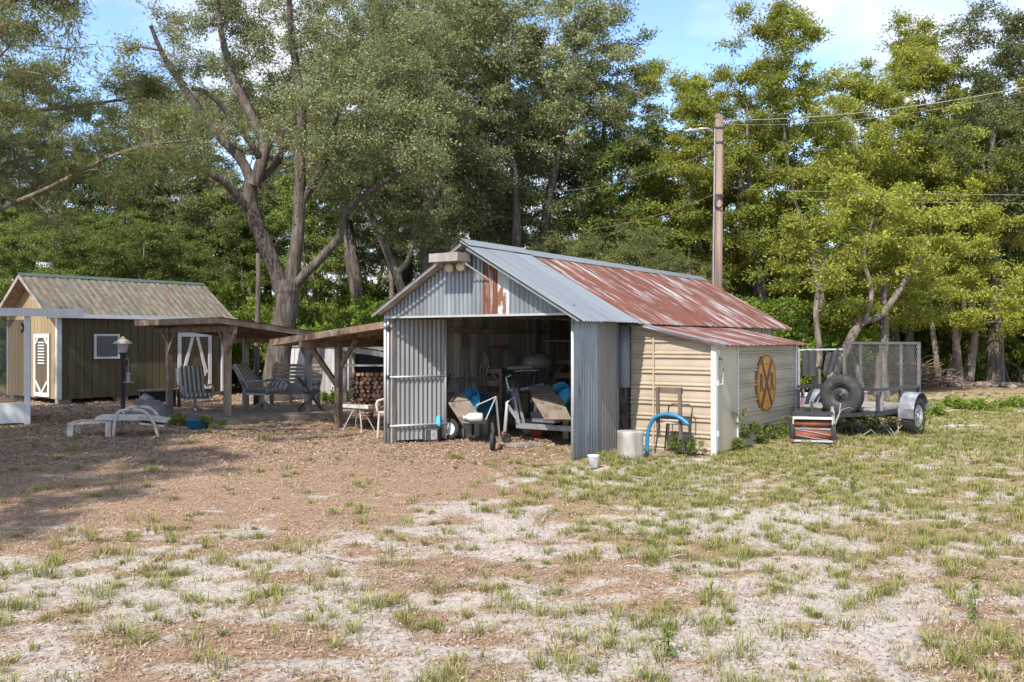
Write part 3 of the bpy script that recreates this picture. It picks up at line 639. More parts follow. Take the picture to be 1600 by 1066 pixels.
# ------------------------------------------------------------------ tin shed
SL = (-1.95, 13.38); SRZ = math.atan2(-.571, .821); SW = 3.36; SLEN = 8.3; RZ = 2.98; SLP = .57; PT = math.atan(SLP)
shed = T('tin_shed', 'open-fronted corrugated tin shed with rusty red and silver gable roof', 'shed', (*SL, 0), SRZ)
def sw(u, v, z=0): return V3((SL[0]+.821*u+.571*v, SL[1]-.571*u+.821*v, z))
rl = lambda u: RZ-SLP*abs(u-SW/2)-.03
for i, (a, b, m) in enumerate([(-.02,.98,GALV), (.98,1.44,GALV), (1.44,1.885,GALV), (1.885,2.155,RUSTW), (2.155,2.343,PEEL), (2.343,SW+.02,GALV)]):
    inst(corr_wall(a, b, rl, m, 1.95, name='gable_sheet'), 'gable_sheet', shed, (0, -.03-.002*(i % 2), 0))
inst(corr_wall(0, SW, rl, OLDSHEET, 0, name='back_wall_sheet'), 'back_wall_sheet', shed, (0, SLEN, 0))
lw = corr_wall(0, .70, 2.0, OLDSHEET, name='wall_sheet', amp=.012)
for k in range(12): inst(lw, 'wall_sheet', shed, (0, .012+k*.69, 0), (0, 0, R(90)))
fw = corr_wall(0, .66, 1.98, GALV, name='front_wall_sheet', amp=.015); gw = corr_wall(0, .66, 1.98, M('dull_galvanised', (.26,.26,.25), .55, .3, .15, 4, SZ, bump=.05), name='front_wall_sheet', amp=.005)
inst(fw, 'wall_sheet', shed, (SW, .0, 0), (0, 0, R(90))); inst(gw, 'wall_sheet', shed, (SW-.004, .655, 0), (0, 0, R(90)))
rw = corr_wall(0, .70, 1.98, OLDSHEET, name='wall_sheet')
for k in range(10): inst(rw, 'wall_sheet', shed, (SW, 1.50+k*.68, 0), (0, 0, R(90)))
# frame
for u, v in ((.06,.06), (.06,4.1), (.06,8.2), (SW-.07,8.2), (SW-.07,4.1), (SW-.07,1.36)): MB().box((u, v, 1.0), (.09,.09,2.0)).build('post', WOODG, shed)
MB().tube([(SW+.015, -.03, 0), (SW+.015, -.03, 1.96)], .022, 8).build('corner_pipe', PIPE, shed, True)
MB().tube([(.0, -.03, 0), (.0, -.03, 1.96)], .022, 8).build('corner_pipe', PIPE, shed, True)
MB().box((SW/2, .05, 2.0), (SW-.02, .05, .14)).build('header_beam', WOODG, shed)
MB().bar((.0,-.045,1.945), (SW,-.045,1.945), .012, .03).build('gable_flashing', PIPE, shed)
for z in (.9, 1.75): MB().bar((.05, .1, z), (.05, 8.2, z), .05, .09).build('girt', WOODG, shed)
for v in (1.5, 3.0, 4.5, 6.0, 7.5):
    for s in (-1, 1): MB().bar((SW/2, v, RZ-.09), (SW/2+s*1.68, v, RZ-.09-SLP*1.68), .045, .09).build('rafter', WOODG, shed)
# roof
ex, ey, ez = slope_axes(1, PT); LS = 2.02/math.cos(PT)
for k in range(3):
    me = corr_roof(.545, LS+.02, GALVR, seed=k, sag=.0012); place(me, 'roof_sheet', shed, (SW/2, -.27+.5075*(k+1), RZ+.022+.0035*(k % 2)), ex, ey, ez)
rm = [corr_roof(.69, LS, RUST, seed=k+5, sag=.0012) for k in range(3)]
for k in range(11): place(rm[k % 3], 'roof_sheet', shed, (SW/2+.02, 1.22+.6525*(k+1), RZ-.004+.0035*(k % 2)), ex, ey, ez)
ex, ey, ez = slope_axes(-1, PT); lm_ = corr_roof(.69, 1.74/math.cos(PT), OLDSHEET, seed=9, sag=.003)
for k in range(13): place(lm_, 'roof_sheet', shed, (SW/2-.02, -.25+.6525*k, RZ+.004*(k % 2)), ex, ey, ez)
for v0, v1, dz in ((-.30, 1.33, .045), (1.29, 8.46, .028)):
    b = MB(); c, s = .17, .17*SLP
    b.add([(SW/2-c, v0, RZ-s+dz), (SW/2, v0, RZ+dz+.012), (SW/2+c, v0, RZ-s+dz), (SW/2-c, v1, RZ-s+dz), (SW/2, v1, RZ+dz+.012), (SW/2+c, v1, RZ-s+dz)], [(0,1,4,3), (1,2,5,4)]); b.build('ridge_cap', GALVR, shed)
b = MB().bar((SW/2, -.262, RZ-.035), (SW/2-1.73, -.262, RZ-.035-SLP*1.73), .018, .032); b.build('rake_board', STEEL, shed)
b = MB().bar((SW/2+.10, -.262, RZ-.035-.1*SLP), (SW/2+1.93, -.262, RZ-.035-SLP*1.93), .022, .035); b.build('rake_flashing', GALVR, shed)
MB().box((1.50, -.30, 2.765), (.52, .30, .12)).build('gable_beam', WOODG, shed)
for u, z in ((1.42, 2.63), (1.63, 2.64)):
    m3 = Matrix.Rotation(R(80), 3, 'X') @ Matrix.Rotation(R(8), 3, 'Y')
    fl = MB().lathe([(0,.05), (.055,.05), (.068,.035), (.068,0), (.03,-.05), (.03,-.10), (0,-.10)], 16, (u, -.20, z), m3).build('floodlight', CREAM, shed, True)
    MB().tube([(u, -.13, z), (u, -.10, z+.07)], .012, 6).build('bracket', CREAM, fl)
MB().tube([(1.72, -.28, 2.70), (2.0, -.06, 2.46)], .012, 5).build('brace_rod', WOODG, shed)
MB().tube([(1.30, -.28, 2.70), (1.42, -.06, 2.50)], .012, 5).build('brace_rod', WOODG, shed)
# swung-in gate at the left jamb
ga = math.atan2(.813, .433); gate = bpy.data.objects.new('gate', None); C.objects.link(gate); gate.parent = shed; gate.location = (.03, -.01, .02); gate.rotation_euler.z = ga
inst(corr_wall(.02, .94, 1.90, M('gate_sheet', (.29,.29,.285), .5, .3, .2, 5, SZ, col2=(.20,.14,.11), lo=.57, hi=.66, bump=.05), .01, name='gate_sheet', amp=.012), 'gate_sheet', gate)
for x, z0, z1 in ((.0, 0, 1.92), (.96, 0, 1.90)): MB().tube([(x, -.03, z0), (x, -.03, z1)], .02, 8).build('gate_pipe', PIPE, gate, True)
for z in (.24, 1.0): MB().tube([(0, -.035, z), (.96, -.035, z)], .017, 8).build('gate_pipe', PIPE, gate, True)
for z in (.25, 1.0, 1.75): MB().tube([(-.01, -.035, z-.03), (-.01, -.035, z+.03)], .03, 8).build('hinge', BLACKM, gate)
# rolled plastic door and brushy gap between shed and lean-to
MB().lathe([(0,1.82), (.085,1.82), (.09,1.4), (.085,.93), (.075,.90), (0,.90)], 14, (SW+.05, 1.38, 0)).build('rolled_door_curtain', M('grey_curtain', (.16,.17,.18), .45, .1, .2, 4, SZ), shed, True)
b = MB(); rs = random.Random(3)
for i in range(14):
    a = rs.uniform(-.07, .07); b.tube([(SW+.02+a, 1.36+rs.uniform(-.05,.05), .0), (SW+.03+rs.uniform(-.07,.07), 1.38+rs.uniform(-.05,.05), .45), (SW+.03-a, 1.37, .93)], .008, 4)
b.build('vine_stems', BARK, shed)
# ------------------------------------------------------------------ tan lean-to
lt = T('lean_to', 'tan ribbed metal lean-to with rusty tin roof against the tin shed', 'shed', sw(3.46, 1.50), SRZ)
LW, LL = 1.28, 3.68
rlf = lambda u: 1.83-(1.83-1.555)*(u/LW)-.01
def course(z0, h, length, top=None, mat=TAN, name='siding_course', x0=0.0):
    """one ribbed siding course, front face towards -y; top(x) limits its height"""
    prof = [(0, .0), (.012, .026), (.032, .026), (.044, .002), (.056, .002), (.068, .022), (.084, .022), (.096, 0), (h*.52, 0), (h*.54, .004), (h*.76, .004), (h*.78, 0), (h, 0)]
    nx_ = 7; V = []; zs = [z0+q for q, _ in prof]; ofs = [-q for _, q in prof]
    xs_ = np.linspace(x0, length, nx_)
    for z, o in zip(zs, ofs):
        for x in xs_: V.append((x, o, min(z, top(x)) if top else z))
    Q = [(i*nx_+j, i*nx_+j+1, (i+1)*nx_+j+1, (i+1)*nx_+j) for i in range(len(prof)-1) for j in range(nx_-1)]
    b = MB(); b.add(V, Q); return b.mesh(name, mat)
CH = .222
fm = course(0, CH, LW)
for k in range(9):
    z = .0+k*CH
    if z+CH < 1.54: inst(fm, 'siding_course', lt, (0, 0, z))
    elif z < 1.8: inst(course(z, CH, LW, rlf), 'siding_course', lt)
sm = course(0, CH, LL-.86)
for k in range(7):
    z = k*CH
    if z+CH < 1.56: inst(sm, 'siding_course', lt, (LW, .86, z), (0, 0, R(90)))
    else: inst(course(0, 1.555-z, LL-.86) if 1.555-z > .1 else course(0, .1, LL-.86), 'siding_course', lt, (LW, .86, z), (0, 0, R(90)))
MB().box((.37, -.022, .85), (.025, .02, 1.6)).build('seam_trim', TAN, lt)
MB().box((LW+.005, -.012, .79), (.075, .075, 1.58)).build('corner_post', WHITE, lt)
MB().box((LW+.012, .86, .78), (.03, .035, 1.56)).build('door_trim', WHITE, lt)
MB().box((LW+.012, LL, .78), (.04, .045, 1.56)).build('corner_trim', WHITE, lt)
MB().slab([(0,LL+.01,0),(LW,LL+.01,0),(LW,LL+.01,1.52),(0,LL+.01,1.78)], .02).build('back_panel', TAN, lt)
dr = MB().box((LW+.003, .445, .79), (.02, .79, 1.52)).build('door', M('tan_door', (.50,.41,.29), .5, 0, .06, 2, bump=.02), lt)
MB().tube([(LW+.01,.14,1.34), (LW+.07,.14,1.33), (LW+.075,.14,1.25), (LW+.075,.14,1.05), (LW+.07,.14,.98), (LW+.01,.14,.97)], .018, 8).build('handle', CREAM, dr, True)
for z in (.30, 1.0, 1.42): MB().box((LW+.045, .02, z), (.025, .05, .07)).build('hinge', WHITE, dr)
p2 = math.atan2(1.85-1.52, 1.46); ex, ey, ez = slope_axes(1, p2); L2 = 1.46/math.cos(p2)
r2 = [corr_roof(.69, L2, RUST, seed=k+15, sag=.0012) for k in range(3)]
place(corr_roof(.20, L2, GALVR, seed=4), 'roof_sheet', lt, (.02, .06, 1.862), ex, ey, ez)
for k in range(6): place(r2[k % 3], 'roof_sheet', lt, (.02, -.12+.6525*(k+1), 1.85-.0035*(k % 2)), ex, ey, ez)
MB().bar((.02, -.115, 1.83), (1.48, -.115, 1.50), .02, .035).build('rake_flashing', GALVR, lt)
# ------------------------------------------------------------------ railroad sign on the lean-to wall
sp = sw(3.46+LW, 1.50+2.1); sg = T('railroad_sign', 'round yellow railroad crossing sign with brown X and two R letters', 'sign', (sp.x, sp.y, .92), SRZ+R(90))
F = Matrix.Rotation(R(90), 3, 'X'); SR = .455
# local: x along the wall, y away into the wall, -y faces out
MB().lathe([(0,-.020),(SR,-.020),(SR,-.034),(0,-.034)], 48, m=Matrix(((1,0,0),(0,0,1),(0,1,0)))).build('disc', YELLOW, sg)
ring = MB(); k = 48
for rad in (SR-.012, SR-.032):
    pass
vs = [(rad*math.cos(2*math.pi*j/k), -.0375, rad*math.sin(2*math.pi*j/k)) for rad in (SR-.010, SR-.030) for j in range(k)]
ring.add(vs, [(j, (j+1) % k, k+(j+1) % k, k+j) for j in range(k)]).build('border', SIGNBR, sg)
rc = SR-.03
for s in (-1, 1):
    a = R(56); d = V3((math.cos(a)*s, 0, math.sin(a))); q = V3((-math.sin(a)*s, 0, math.cos(a))).normalized()*.040; y = V3((0, -.0372-.001*(s+1), 0))
    MB().slab([d*rc+q+y, d*rc-q+y, -d*rc-q+y, -d*rc+q+y], .002).build('cross_bar', SIGNBR, sg)
for x in (-.255, .255):
    cu = bpy.data.curves.new('letter', 'FONT'); cu.body = 'R'; cu.size = .30; cu.align_x = 'CENTER'; cu.align_y = 'CENTER'; cu.extrude = .001; cu.offset = .012
    to = bpy.data.objects.new('tmp', cu); C.objects.link(to); bpy.context.view_layer.update()
    me = bpy.data.meshes.new_from_object(to.evaluated_get(bpy.context.evaluated_depsgraph_get())); bpy.data.objects.remove(to); me.materials.clear(); me.materials.append(SIGNBR)
    inst(me, 'letter_r', sg, (x, -.0375, 0), (R(90), 0, 0), (.98, 1.25, 1))
for x, z in ((-.04,.30), (.05,.30), (-.05,-.29), (.04,-.29)): MB().lathe([(.012,0),(.012,.004),(0,.006)], 8, (x, -.035, z), Matrix(((1,0,0),(0,0,-1),(0,1,0)))).build('bolt', SIGNBR, sg)

# ------------------------------------------------------------------ olive shed
oz = math.atan2(.774, .633); ol = T('olive_shed', 'olive brown board-sided garden shed with mossy green metal roof', 'shed', (-11.15, 21.2, 0), oz)
OL, OD, OH, ORZ = 4.5, 3.0, 2.30, 3.25
MB().box((OL/2, OD/2, 1.22), (OL-.05, OD-.05, 2.15)).build('wall_core', DARK, ol)
bw = .1995; bd = MB().box((0, 0, (OH+.13)/2), (bw-.012, .02, OH-.13)).mesh('siding_board', OLIVE)
nb = int(OL/bw)
for k in range(nb): inst(bd, 'siding_board', ol, (bw*(k+.5)+.01, -.0, 0))
for k in range(15):
    y = .1+k*.2; h = OH+.9*(1-abs(y-OD/2)/(OD/2))-.06
    b = MB(); ya, yb = y-.094, y+.094; ha = OH+.9*(1-abs(ya-OD/2)/(OD/2))-.04; hb = OH+.9*(1-abs(yb-OD/2)/(OD/2))-.04
    b.slab([(0, ya, .13), (0, yb, .13), (0, yb, hb), (0, ya, ha)], .02); b.build('siding_board', M('olive_siding_sunlit', (.28,.21,.115), .8, 0, .12, 8, SZ, bump=.2) if k == 0 else bpy.data.materials['olive_siding_sunlit'], ol)  # gable boards: the olive siding coloured lighter, standing in for sun on this end
    b = MB(); b.slab([(OL, ya, .13), (OL, ya, ha), (OL, yb, hb), (OL, yb, .13)], .02); b.build('siding_board', OLIVE, ol)
for x, y in ((-.005, -.018), (OL+.005, -.018), (-.005, OD)): MB().box((x, y, (OH+.13)/2), (.11, .045, OH-.13)).build('corner_board', WHITE, ol)
MB().box((-.03, .055, 1.2), (.03, .10, 2.1)).build('corner_board', WHITE, ol)
po = math.atan2(.95, 1.5); Lr = 1.72/math.cos(po)
gr = [corr_roof(.74, Lr, GREENROOF, pitch=.185, amp=.008, seed=k, sag=.003) for k in range(3)]
c_, s_ = math.cos(po), math.sin(po)
for k in range(7):
    inst_o = place(gr[k % 3], 'roof_sheet', ol, (-.36+.735*k, OD/2, ORZ+.03+.003*(k % 2)), (1,0,0), (0,-c_,-s_), (0,-s_*-1 if False else -s_, c_)) if False else None
    m = Matrix(((1,0,0),(0,-c_,-s_),(0,s_*-1,c_)))
    # right-handed frame: ex = +x, ey = down the front slope, ez = ex x ey
    ey = V3((0,-c_,-s_)); ezv = V3((1,0,0)).cross(ey)
    if ezv.z < 0: exv = V3((-1,0,0)); ezv = exv.cross(ey); ox = -.36+.735*(k+1)
    else: exv = V3((1,0,0)); ox = -.36+.735*k
    place(gr[k % 3], 'roof_sheet', ol, (ox, OD/2, ORZ+.03+.003*(k % 2)), exv, ey, ezv)
    ey = V3((0,c_,-s_)); exv = V3((1,0,0)); ezv = exv.cross(ey); ox = -.36+.735*k
    if ezv.z < 0: exv = V3((-1,0,0)); ezv = exv.cross(ey); ox = -.36+.735*(k+1)
    place(gr[(k+1) % 3], 'roof_sheet', ol, (ox, OD/2, ORZ+.03+.003*(k % 2)), exv, ey, ezv)
MB().add([(-.38, OD/2-.12, ORZ-.025), (-.38, OD/2, ORZ+.06), (-.38, OD/2+.12, ORZ-.025), (4.82, OD/2-.12, ORZ-.025), (4.82, OD/2, ORZ+.06), (4.82, OD/2+.12, ORZ-.025)], [(0,1,4,3), (1,2,5,4)]).build('ridge_cap', M('green_flashing', (.085,.115,.095), .6, .1), ol)
MB().box((OL/2-.02, -.215, OH-.115), (OL+.64, .025, .10)).build('fascia', WHITE, ol)
for s in (-1, 1):
    MB().bar((-.34, OD/2, ORZ-.03), (-.34, OD/2+s*1.7, ORZ-.03-1.7*.633), .03, .09).build('rake_board', WOODG, ol)
    MB().bar((-.15, OD/2, ORZ-.04), (-.15, OD/2+s*1.6, ORZ-.04-1.6*.633), .38, .015).build('soffit', WOOD, ol)
wd = MB().box((1.17, -.028, 1.43), (.56, .03, .52)).build('window', GLASSG, ol)
for x in (.87, 1.47): MB().box((x, -.034, 1.43), (.05, .045, .64)).build('frame', WHITE, wd)
for z in (1.14, 1.72): MB().box((1.17, -.034, z), (.55, .045, .05)).build('frame', WHITE, wd)
dd = MB().box((3.62, -.022, 1.0), (.96, .025, 1.58)).build('door', OLIVE, ol)
for a, b2, w in (((3.16,.22),(3.16,1.79),.10), ((4.08,.22),(4.08,1.79),.10), ((3.22,1.74),(4.02,1.74),.11), ((3.22,.72),(4.02,.72),.11), ((3.22,.28),(4.02,.28),.11), ((3.30,.78),(3.55,1.68),.085), ((3.94,.78),(3.69,1.68),.085), ((3.30,.66),(3.55,.34),.07), ((3.94,.66),(3.69,.34),.07)):
    MB().bar((a[0], -.045-.001*len(dd.children), a[1]), (b2[0], -.045-.001*len(dd.children), b2[1]), .02, w, up=(0,0,1) if a[1] == b2[1] else (1,0,0)).build('trim', WHITE, dd)
vt = MB().box((-.012, OD/2-.02, 2.80), (.02, .22, .30)).build('vent', WHITE, ol)
for i in range(5): MB().box((-.026, OD/2-.02, 2.69+i*.055), (.012, .19, .022)).build('slat', DARK, vt)
gd_ = MB().box((-.02, .90, .95), (.025, .84, 1.56)).build('door', OLIVE, ol)
for a, b2, w in (((.50,.17),(.50,1.75),.09), ((1.30,.17),(1.30,1.75),.09), ((.56,1.70),(1.24,1.70),.10), ((.56,.22),(1.24,.22),.10), ((.56,1.5),(.72,1.66),.06), ((1.24,1.5),(1.08,1.66),.06), ((.56,.55),(.86,.28),.06), ((1.24,.55),(.94,.28),.06)):
    MB().bar((-.042-.001*len(gd_.children), a[0], a[1]), (-.042-.001*len(gd_.children), b2[0], b2[1]), .02, w, up=(0,1,0) if a[0] == b2[0] else (0,0,1)).build('trim', WHITE, gd_)
for i in range(8): MB().box((-.045, .90, 1.0+i*.075), (.03, .36, .03), 0, 0, R(30)).build('louvre_slat', WHITE, gd_)
for x in (.15, 1.6, 3.0, 4.35):
    for y in (.12, 2.85): MB().box((x, y, .07), (.3, .2, .13)).build('block', CONC, ol)
# ------------------------------------------------------------------ screened porch at the left edge
pz = R(29); pr_ = T('screened_porch', 'white framed insect-screened porch with flat roof edge', 'porch', (-9.2, 16.35, 0), pz)
PZ_ = 2.05
for x, y in ((0,0), (-1.5,0), (-3.0,0), (0,2.4), (-1.5, 2.4), (-3.0,2.4)): MB().box((x, y, PZ_/2), (.10, .10, PZ_)).build('post', WHITE, pr_)
for a, b2 in (((-1.5,0),(0,0)), ((-3.0,0),(-1.5,0)), ((0,0),(0,2.4))):
    q = V3(((b2[0]-a[0]), (b2[1]-a[1]), 0)); d = q.normalized()*.052
    p0 = V3((*a, 0))+d; p1 = V3((*b2, 0))-d
    MB().bar(p0+V3((0,0,.22)), p1+V3((0,0,.22)), .04, .38).build('kick_panel', WHITE, pr_)
    MB().slab([p0+V3((0,0,.42)), p1+V3((0,0,.42)), p1+V3((0,0,1.98)), p0+V3((0,0,1.98))], .004).build('screen', SCREEN, pr_)
MB().bar((-3.6, -.10, 2.12), (.95, -.10, 2.12), .10, .15).build('gutter', WHITE, pr_)
MB().box((-1.32, 1.3, 2.17), (4.5, 2.68, .05)).build('roof', WHITE, pr_)
MB().bar((-.1, .4, 1.75), (.0, 2.3, 1.95), .03, .04).build('awning_rod', BLACKM, pr_)
MB().bar((-.1, .4, 1.92), (.02, 2.3, 1.65), .03, .04).build('awning_rod', BLACKM, pr_)
MB().box((-1.75, 1.3, .05), (3.1, 2.3, .08)).build('floor_slab', CONC, pr_)
# ------------------------------------------------------------------ timber patio cover with deck
aa = math.atan2(.69, .72); N1 = (-5.45, 16.5)
pc = T('patio_cover', 'low brown timber patio cover on posts beside the olive shed', 'patio cover', (*N1, 0), aa)
hz = lambda x: 1.96-.125*x
PO = [(0,0,.12), (0,2.75,0), (1.75,0,.12), (1.75,2.75,0)]
for x, y, z0 in PO:
    MB().box((x, y, (z0+hz(x)-.1)/2), (.12, .12, hz(x)-.1-z0)).build('post', WOODB if x == 0 else WOODG, pc, bevel=.012)
for x in (0, 1.75): MB().bar((x, -.35, hz(x)-.155), (x, 3.5, hz(x)-.155), .06, .11).build('beam', WOODB, pc)
for x, y, z0 in PO[:3]:
    for s in (-1, 1):
        MB().bar((x+.035*s, y+.04*s, hz(x)-.62), (x+.035*s, y+.40*s, hz(x)-.21), .05, .08).build('brace', WOODB, pc)
for k in range(7):
    y = -.3+k*.62; MB().bar((-.32, y, hz(-.32)-.055), (2.25, y, hz(2.25)-.055), .045, .09).build('rafter', WOODB, pc)
for k in range(6):
    e1 = V3((math.cos(math.atan(.125)), 0, -math.sin(math.atan(.125))))
    place(corr_roof(.72, 2.62, M('brown_tin', (.20,.15,.12), .8, .1, .3, 4, ST) if k == 0 else bpy.data.materials['brown_tin'], seed=k), 'roof_sheet', pc, (-.36, -.40+.685*(k+1), hz(-.36)+.012+.003*(k % 2)), (0,-1,0), e1, V3((0,-1,0)).cross(e1))
MB().bar((-.36, -.4, hz(-.36)-.04), (-.36, 3.72, hz(-.36)-.04), .03, .12).build('fascia', WOODB, pc)
MB().bar((-.35, -.39, hz(-.35)-.04), (2.25, -.39, hz(2.25)-.04), .03, .11).build('fascia', WOODB, pc)
dk = T('patio_deck', 'low weathered plank deck under the patio cover', 'deck', (*N1, 0), aa)
pk = MB().box((1.25, 0, .105), (2.9, .130, .03)).mesh('plank', WOOD)
for k in range(15): inst(pk, 'plank', dk, (random.Random(k).uniform(-.02,.02), -.28+k*.142, 0))
MB().box((1.25, -.36, .05), (2.9, .04, .10)).build('rim_board', WOOD, dk); MB().box((-.21, .7, .045), (.04, 2.1, .09)).build('rim_board', WOOD, dk)
for x in (.5, 1.5, 2.4): MB().box((x, .7, .045), (.06, 2.0, .09)).build('joist', WOODG, dk)
# ------------------------------------------------------------------ second timber roof leaning on the tin shed
c2 = T('timber_lean_to', 'brown timber lean-to roof joined to the left wall of the tin shed', 'lean-to', (*SL, 0), SRZ)
h2 = lambda u: 1.90+.105*u                         # u runs from 0 (shed) to -2.75
for u, v in ((-2.2, 1.1), (-2.2, 3.3)): MB().box((u, v, (h2(u)-.1)/2), (.11, .11, h2(u)-.1)).build('post', WOODB, c2, bevel=.012)
MB().bar((-2.2, .2, h2(-2.2)-.15), (-2.2, 3.8, h2(-2.2)-.15), .06, .11).build('beam', WOODB, c2)
MB().bar((-2.14, 1.1, 1.12), (-1.75, 1.1, h2(-1.75)-.11), .05, .08).build('brace', WOODB, c2)
MB().bar((-2.26, 1.1, .80), (-2.95, 1.1, h2(-2.95)-.10), .06, .09).build('brace', WOODB, c2)
for k in range(6): MB().bar((-.02, .32+k*.68, h2(0)-.055), (-2.95, .32+k*.68, h2(-2.95)-.055), .045, .09).build('rafter', WOODB, c2)
e1 = V3((-math.cos(math.atan(.105)), 0, -math.sin(math.atan(.105))))
for k in range(5): place(corr_roof(.80, 3.05, bpy.data.materials['brown_tin'], seed=k), 'roof_sheet', c2, (-.0, .22+.77*k, h2(0)+.014+.003*(k % 2)), (0,1,0), e1, V3((0,1,0)).cross(e1))
MB().bar((-.04, .24, h2(0)-.035), (-3.03, .24, h2(-3.03)-.035), .03, .11).build('fascia', WOODB, c2)
MB().bar((-3.02, .26, h2(-3.03)-.035), (-3.02, 4.0, h2(-3.03)-.035), .03, .11).build('fascia', WOODB, c2)
# ------------------------------------------------------------------ utility pole and wires
px_, py_ = (1119-800)/FPX*20.5, 20.5
up = T('utility_pole', 'brown timber utility pole standing behind the tin shed', 'utility pole', (px_, py_, 0))
MB().tube([(.0,0,-.1), (.02,0,3), (.07,0,6.92)], [.135,.125,.10], 14).build('shaft', POLE, up, True)
MB().tube([(.05,0,6.85),(.07,0,6.95)], .103, 14).build('cap', POLE, up)
la = MB().tube([(-.05,-.06,6.50), (-.22,-.12,6.60), (-.45,-.18,6.58)], .022, 7).build('lamp_arm', PIPE, up, True)
lh = MB().lathe([(0,-.02),(.05,-.01),(.085,.04),(.07,.08),(0,.09)], 14, (0,0,0)); lh.v = [(x*2.4-.62, y-.20, z+6.48+(-x)*-.25) for x, y, z in lh.v]; lh.build('lamp_head', STEEL, la, True)
MB().lathe([(0,0),(.03,0),(.03,.06),(0,.065)], 10, (-.66,-.20,6.53)).build('photocell', AQUA, la)
for z, r_ in ((6.6,.102), (6.25,.104), (5.0,.112)): MB().tube([(.06,0,z), (.06,0,z+.05)], r_+.01, 14, False).build('band', BLACKM, up)
for k in range(3): MB().tube([(.03+.10*math.cos(t), -.15, 4.85+.13*math.sin(t)*(1+.1*k)) for t in np.linspace(0, 6.28, 14)], .012, 5).build('cable_loop', DARK, up)
MB().tube([(-.10,-.11,0), (-.09,-.11,3.5), (-.05,-.09,6.6)], .018, 6).build('conduit', STEEL, up)
def wire(label, p, q, sag, r=.012, group=None):
    p = V3(p); q = V3(q); pts = [p.lerp(q, t)-V3((0,0,sag*4*t*(1-t))) for t in np.linspace(0, 1, 14)]
    tag(MB().tube(pts, r, 5).build('power_line', WOODG, None, True), label, 'power line', group)
w0 = (px_+.10, py_, 6.82)
wire('thick overhead cable rising from the pole top', w0, at(1720, 110, 17.5), .25, .008)
wire('thin overhead wire twisted beside the thick cable', (px_+.10, py_-.02, 6.72), at(1720, 113, 17.6), .33, .004)
wire('upper of two thin wires crossing the sunny trees', at(1165, 296, 24), at(1760, 305, 24), .05, .005)
wire('lower of two thin wires crossing the sunny trees', at(1235, 310, 23.6), at(1760, 318, 23.6), .05, .005)
wire('thin cable slanting down from the pole towards the tin shed', (px_-.08, py_, 5.05), at(905, 360, 24), .15, .005)
wire('thin cable slanting from the lamp arm into the oaks', (px_-.08, py_, 6.1), at(860, 300, 26), .2, .005)

# ------------------------------------------------------------------ wheels
def wheel(name, parent, loc, axis, rad, wd, rimmat, rimr=.58, tag_=None):
    """tyre with tread shoulders and a dished rim; axis = direction of the outer face"""
    ax = V3(axis).normalized(); q = ax.to_track_quat('Z', 'X').to_matrix()
    o = bpy.data.objects.new(name, None); C.objects.link(o); o.parent = parent; o.location = loc; o.rotation_euler = q.to_euler()
    h = wd/2; ri = rad*rimr
    MB().lathe([(ri,-h*.8),(ri*1.1,-h),(rad*.93,-h*.92),(rad,-h*.6),(rad,h*.6),(rad*.93,h*.92),(ri*1.25,h),(ri*1.02,h*.86),(ri,h*.7)], 32).build('tyre', RUBBER, o, True)
    b = MB(); n = 32
    for k in range(n):
        a = 2*math.pi*k/n; b.box((rad*math.cos(a), rad*math.sin(a), 0), (.005, rad*.15, wd*.66), a)
    b.build('tread', RUBBER, o)
    MB().lathe([(ri*1.0,h*.78),(ri*.94,h*.80),(ri*.88,h*.45),(ri*.62,h*.30),(ri*.50,h*.55),(ri*.24,h*.55),(ri*.22,h*.75),(0,h*.78)], 28).build('rim', rimmat, o, True)
    for k in range(5):
        a = 2*math.pi*k/5; MB().lathe([(rad*.035,h*.5),(rad*.035,h*.75),(0,h*.8)], 6, (ri*.37*math.cos(a), ri*.37*math.sin(a), 0)).build('lug_nut', BLACKM, o)
    return o
# ------------------------------------------------------------------ utility trailer
ft = V3((-.707,-.707,0)); nt = V3((.707,-.707,0))
TB = V3((6.15, 15.00, 0)); trz = math.atan2(nt.y, nt.x)            # local x = to its right side (nt), local y = to its rear
tr = T('utility_trailer', 'black steel utility trailer with mesh ramp gate and spare tyre', 'trailer', TB, trz)
TW, TLn = 1.34, 1.75; yf, yr = -1.13, .62; DK = .42
for x in (-TW/2, TW/2):
    MB().bar((x, yf, DK), (x, yr, DK), .05, .08).build('frame_rail', BLACKM, tr); MB().bar((x, yf, .80), (x, yr, .80), .045, .045).build('top_rail', BLACKM, tr)
    for y in (yf, yf+.16, -.2, yr): MB().box((x, y, (DK+.80)/2), (.045, .045, .30)).build('stake', STEEL if y == yf+.16 else BLACKM, tr)
for y in (yf, yr, -.3): MB().bar((-TW/2+.03, y, DK), (TW/2-.03, y, DK), .05, .07).build('cross_member', BLACKM, tr)
MB().bar((-TW/2, yf, .80), (TW/2, yf, .80), .045, .045).build('top_rail', BLACKM, tr)
for k in range(9): MB().box((-TW/2+.09+k*.145, (yf+yr)/2, DK+.055), (.138, yr-yf-.04, .03)).build('deck_plank', WOODG, tr)
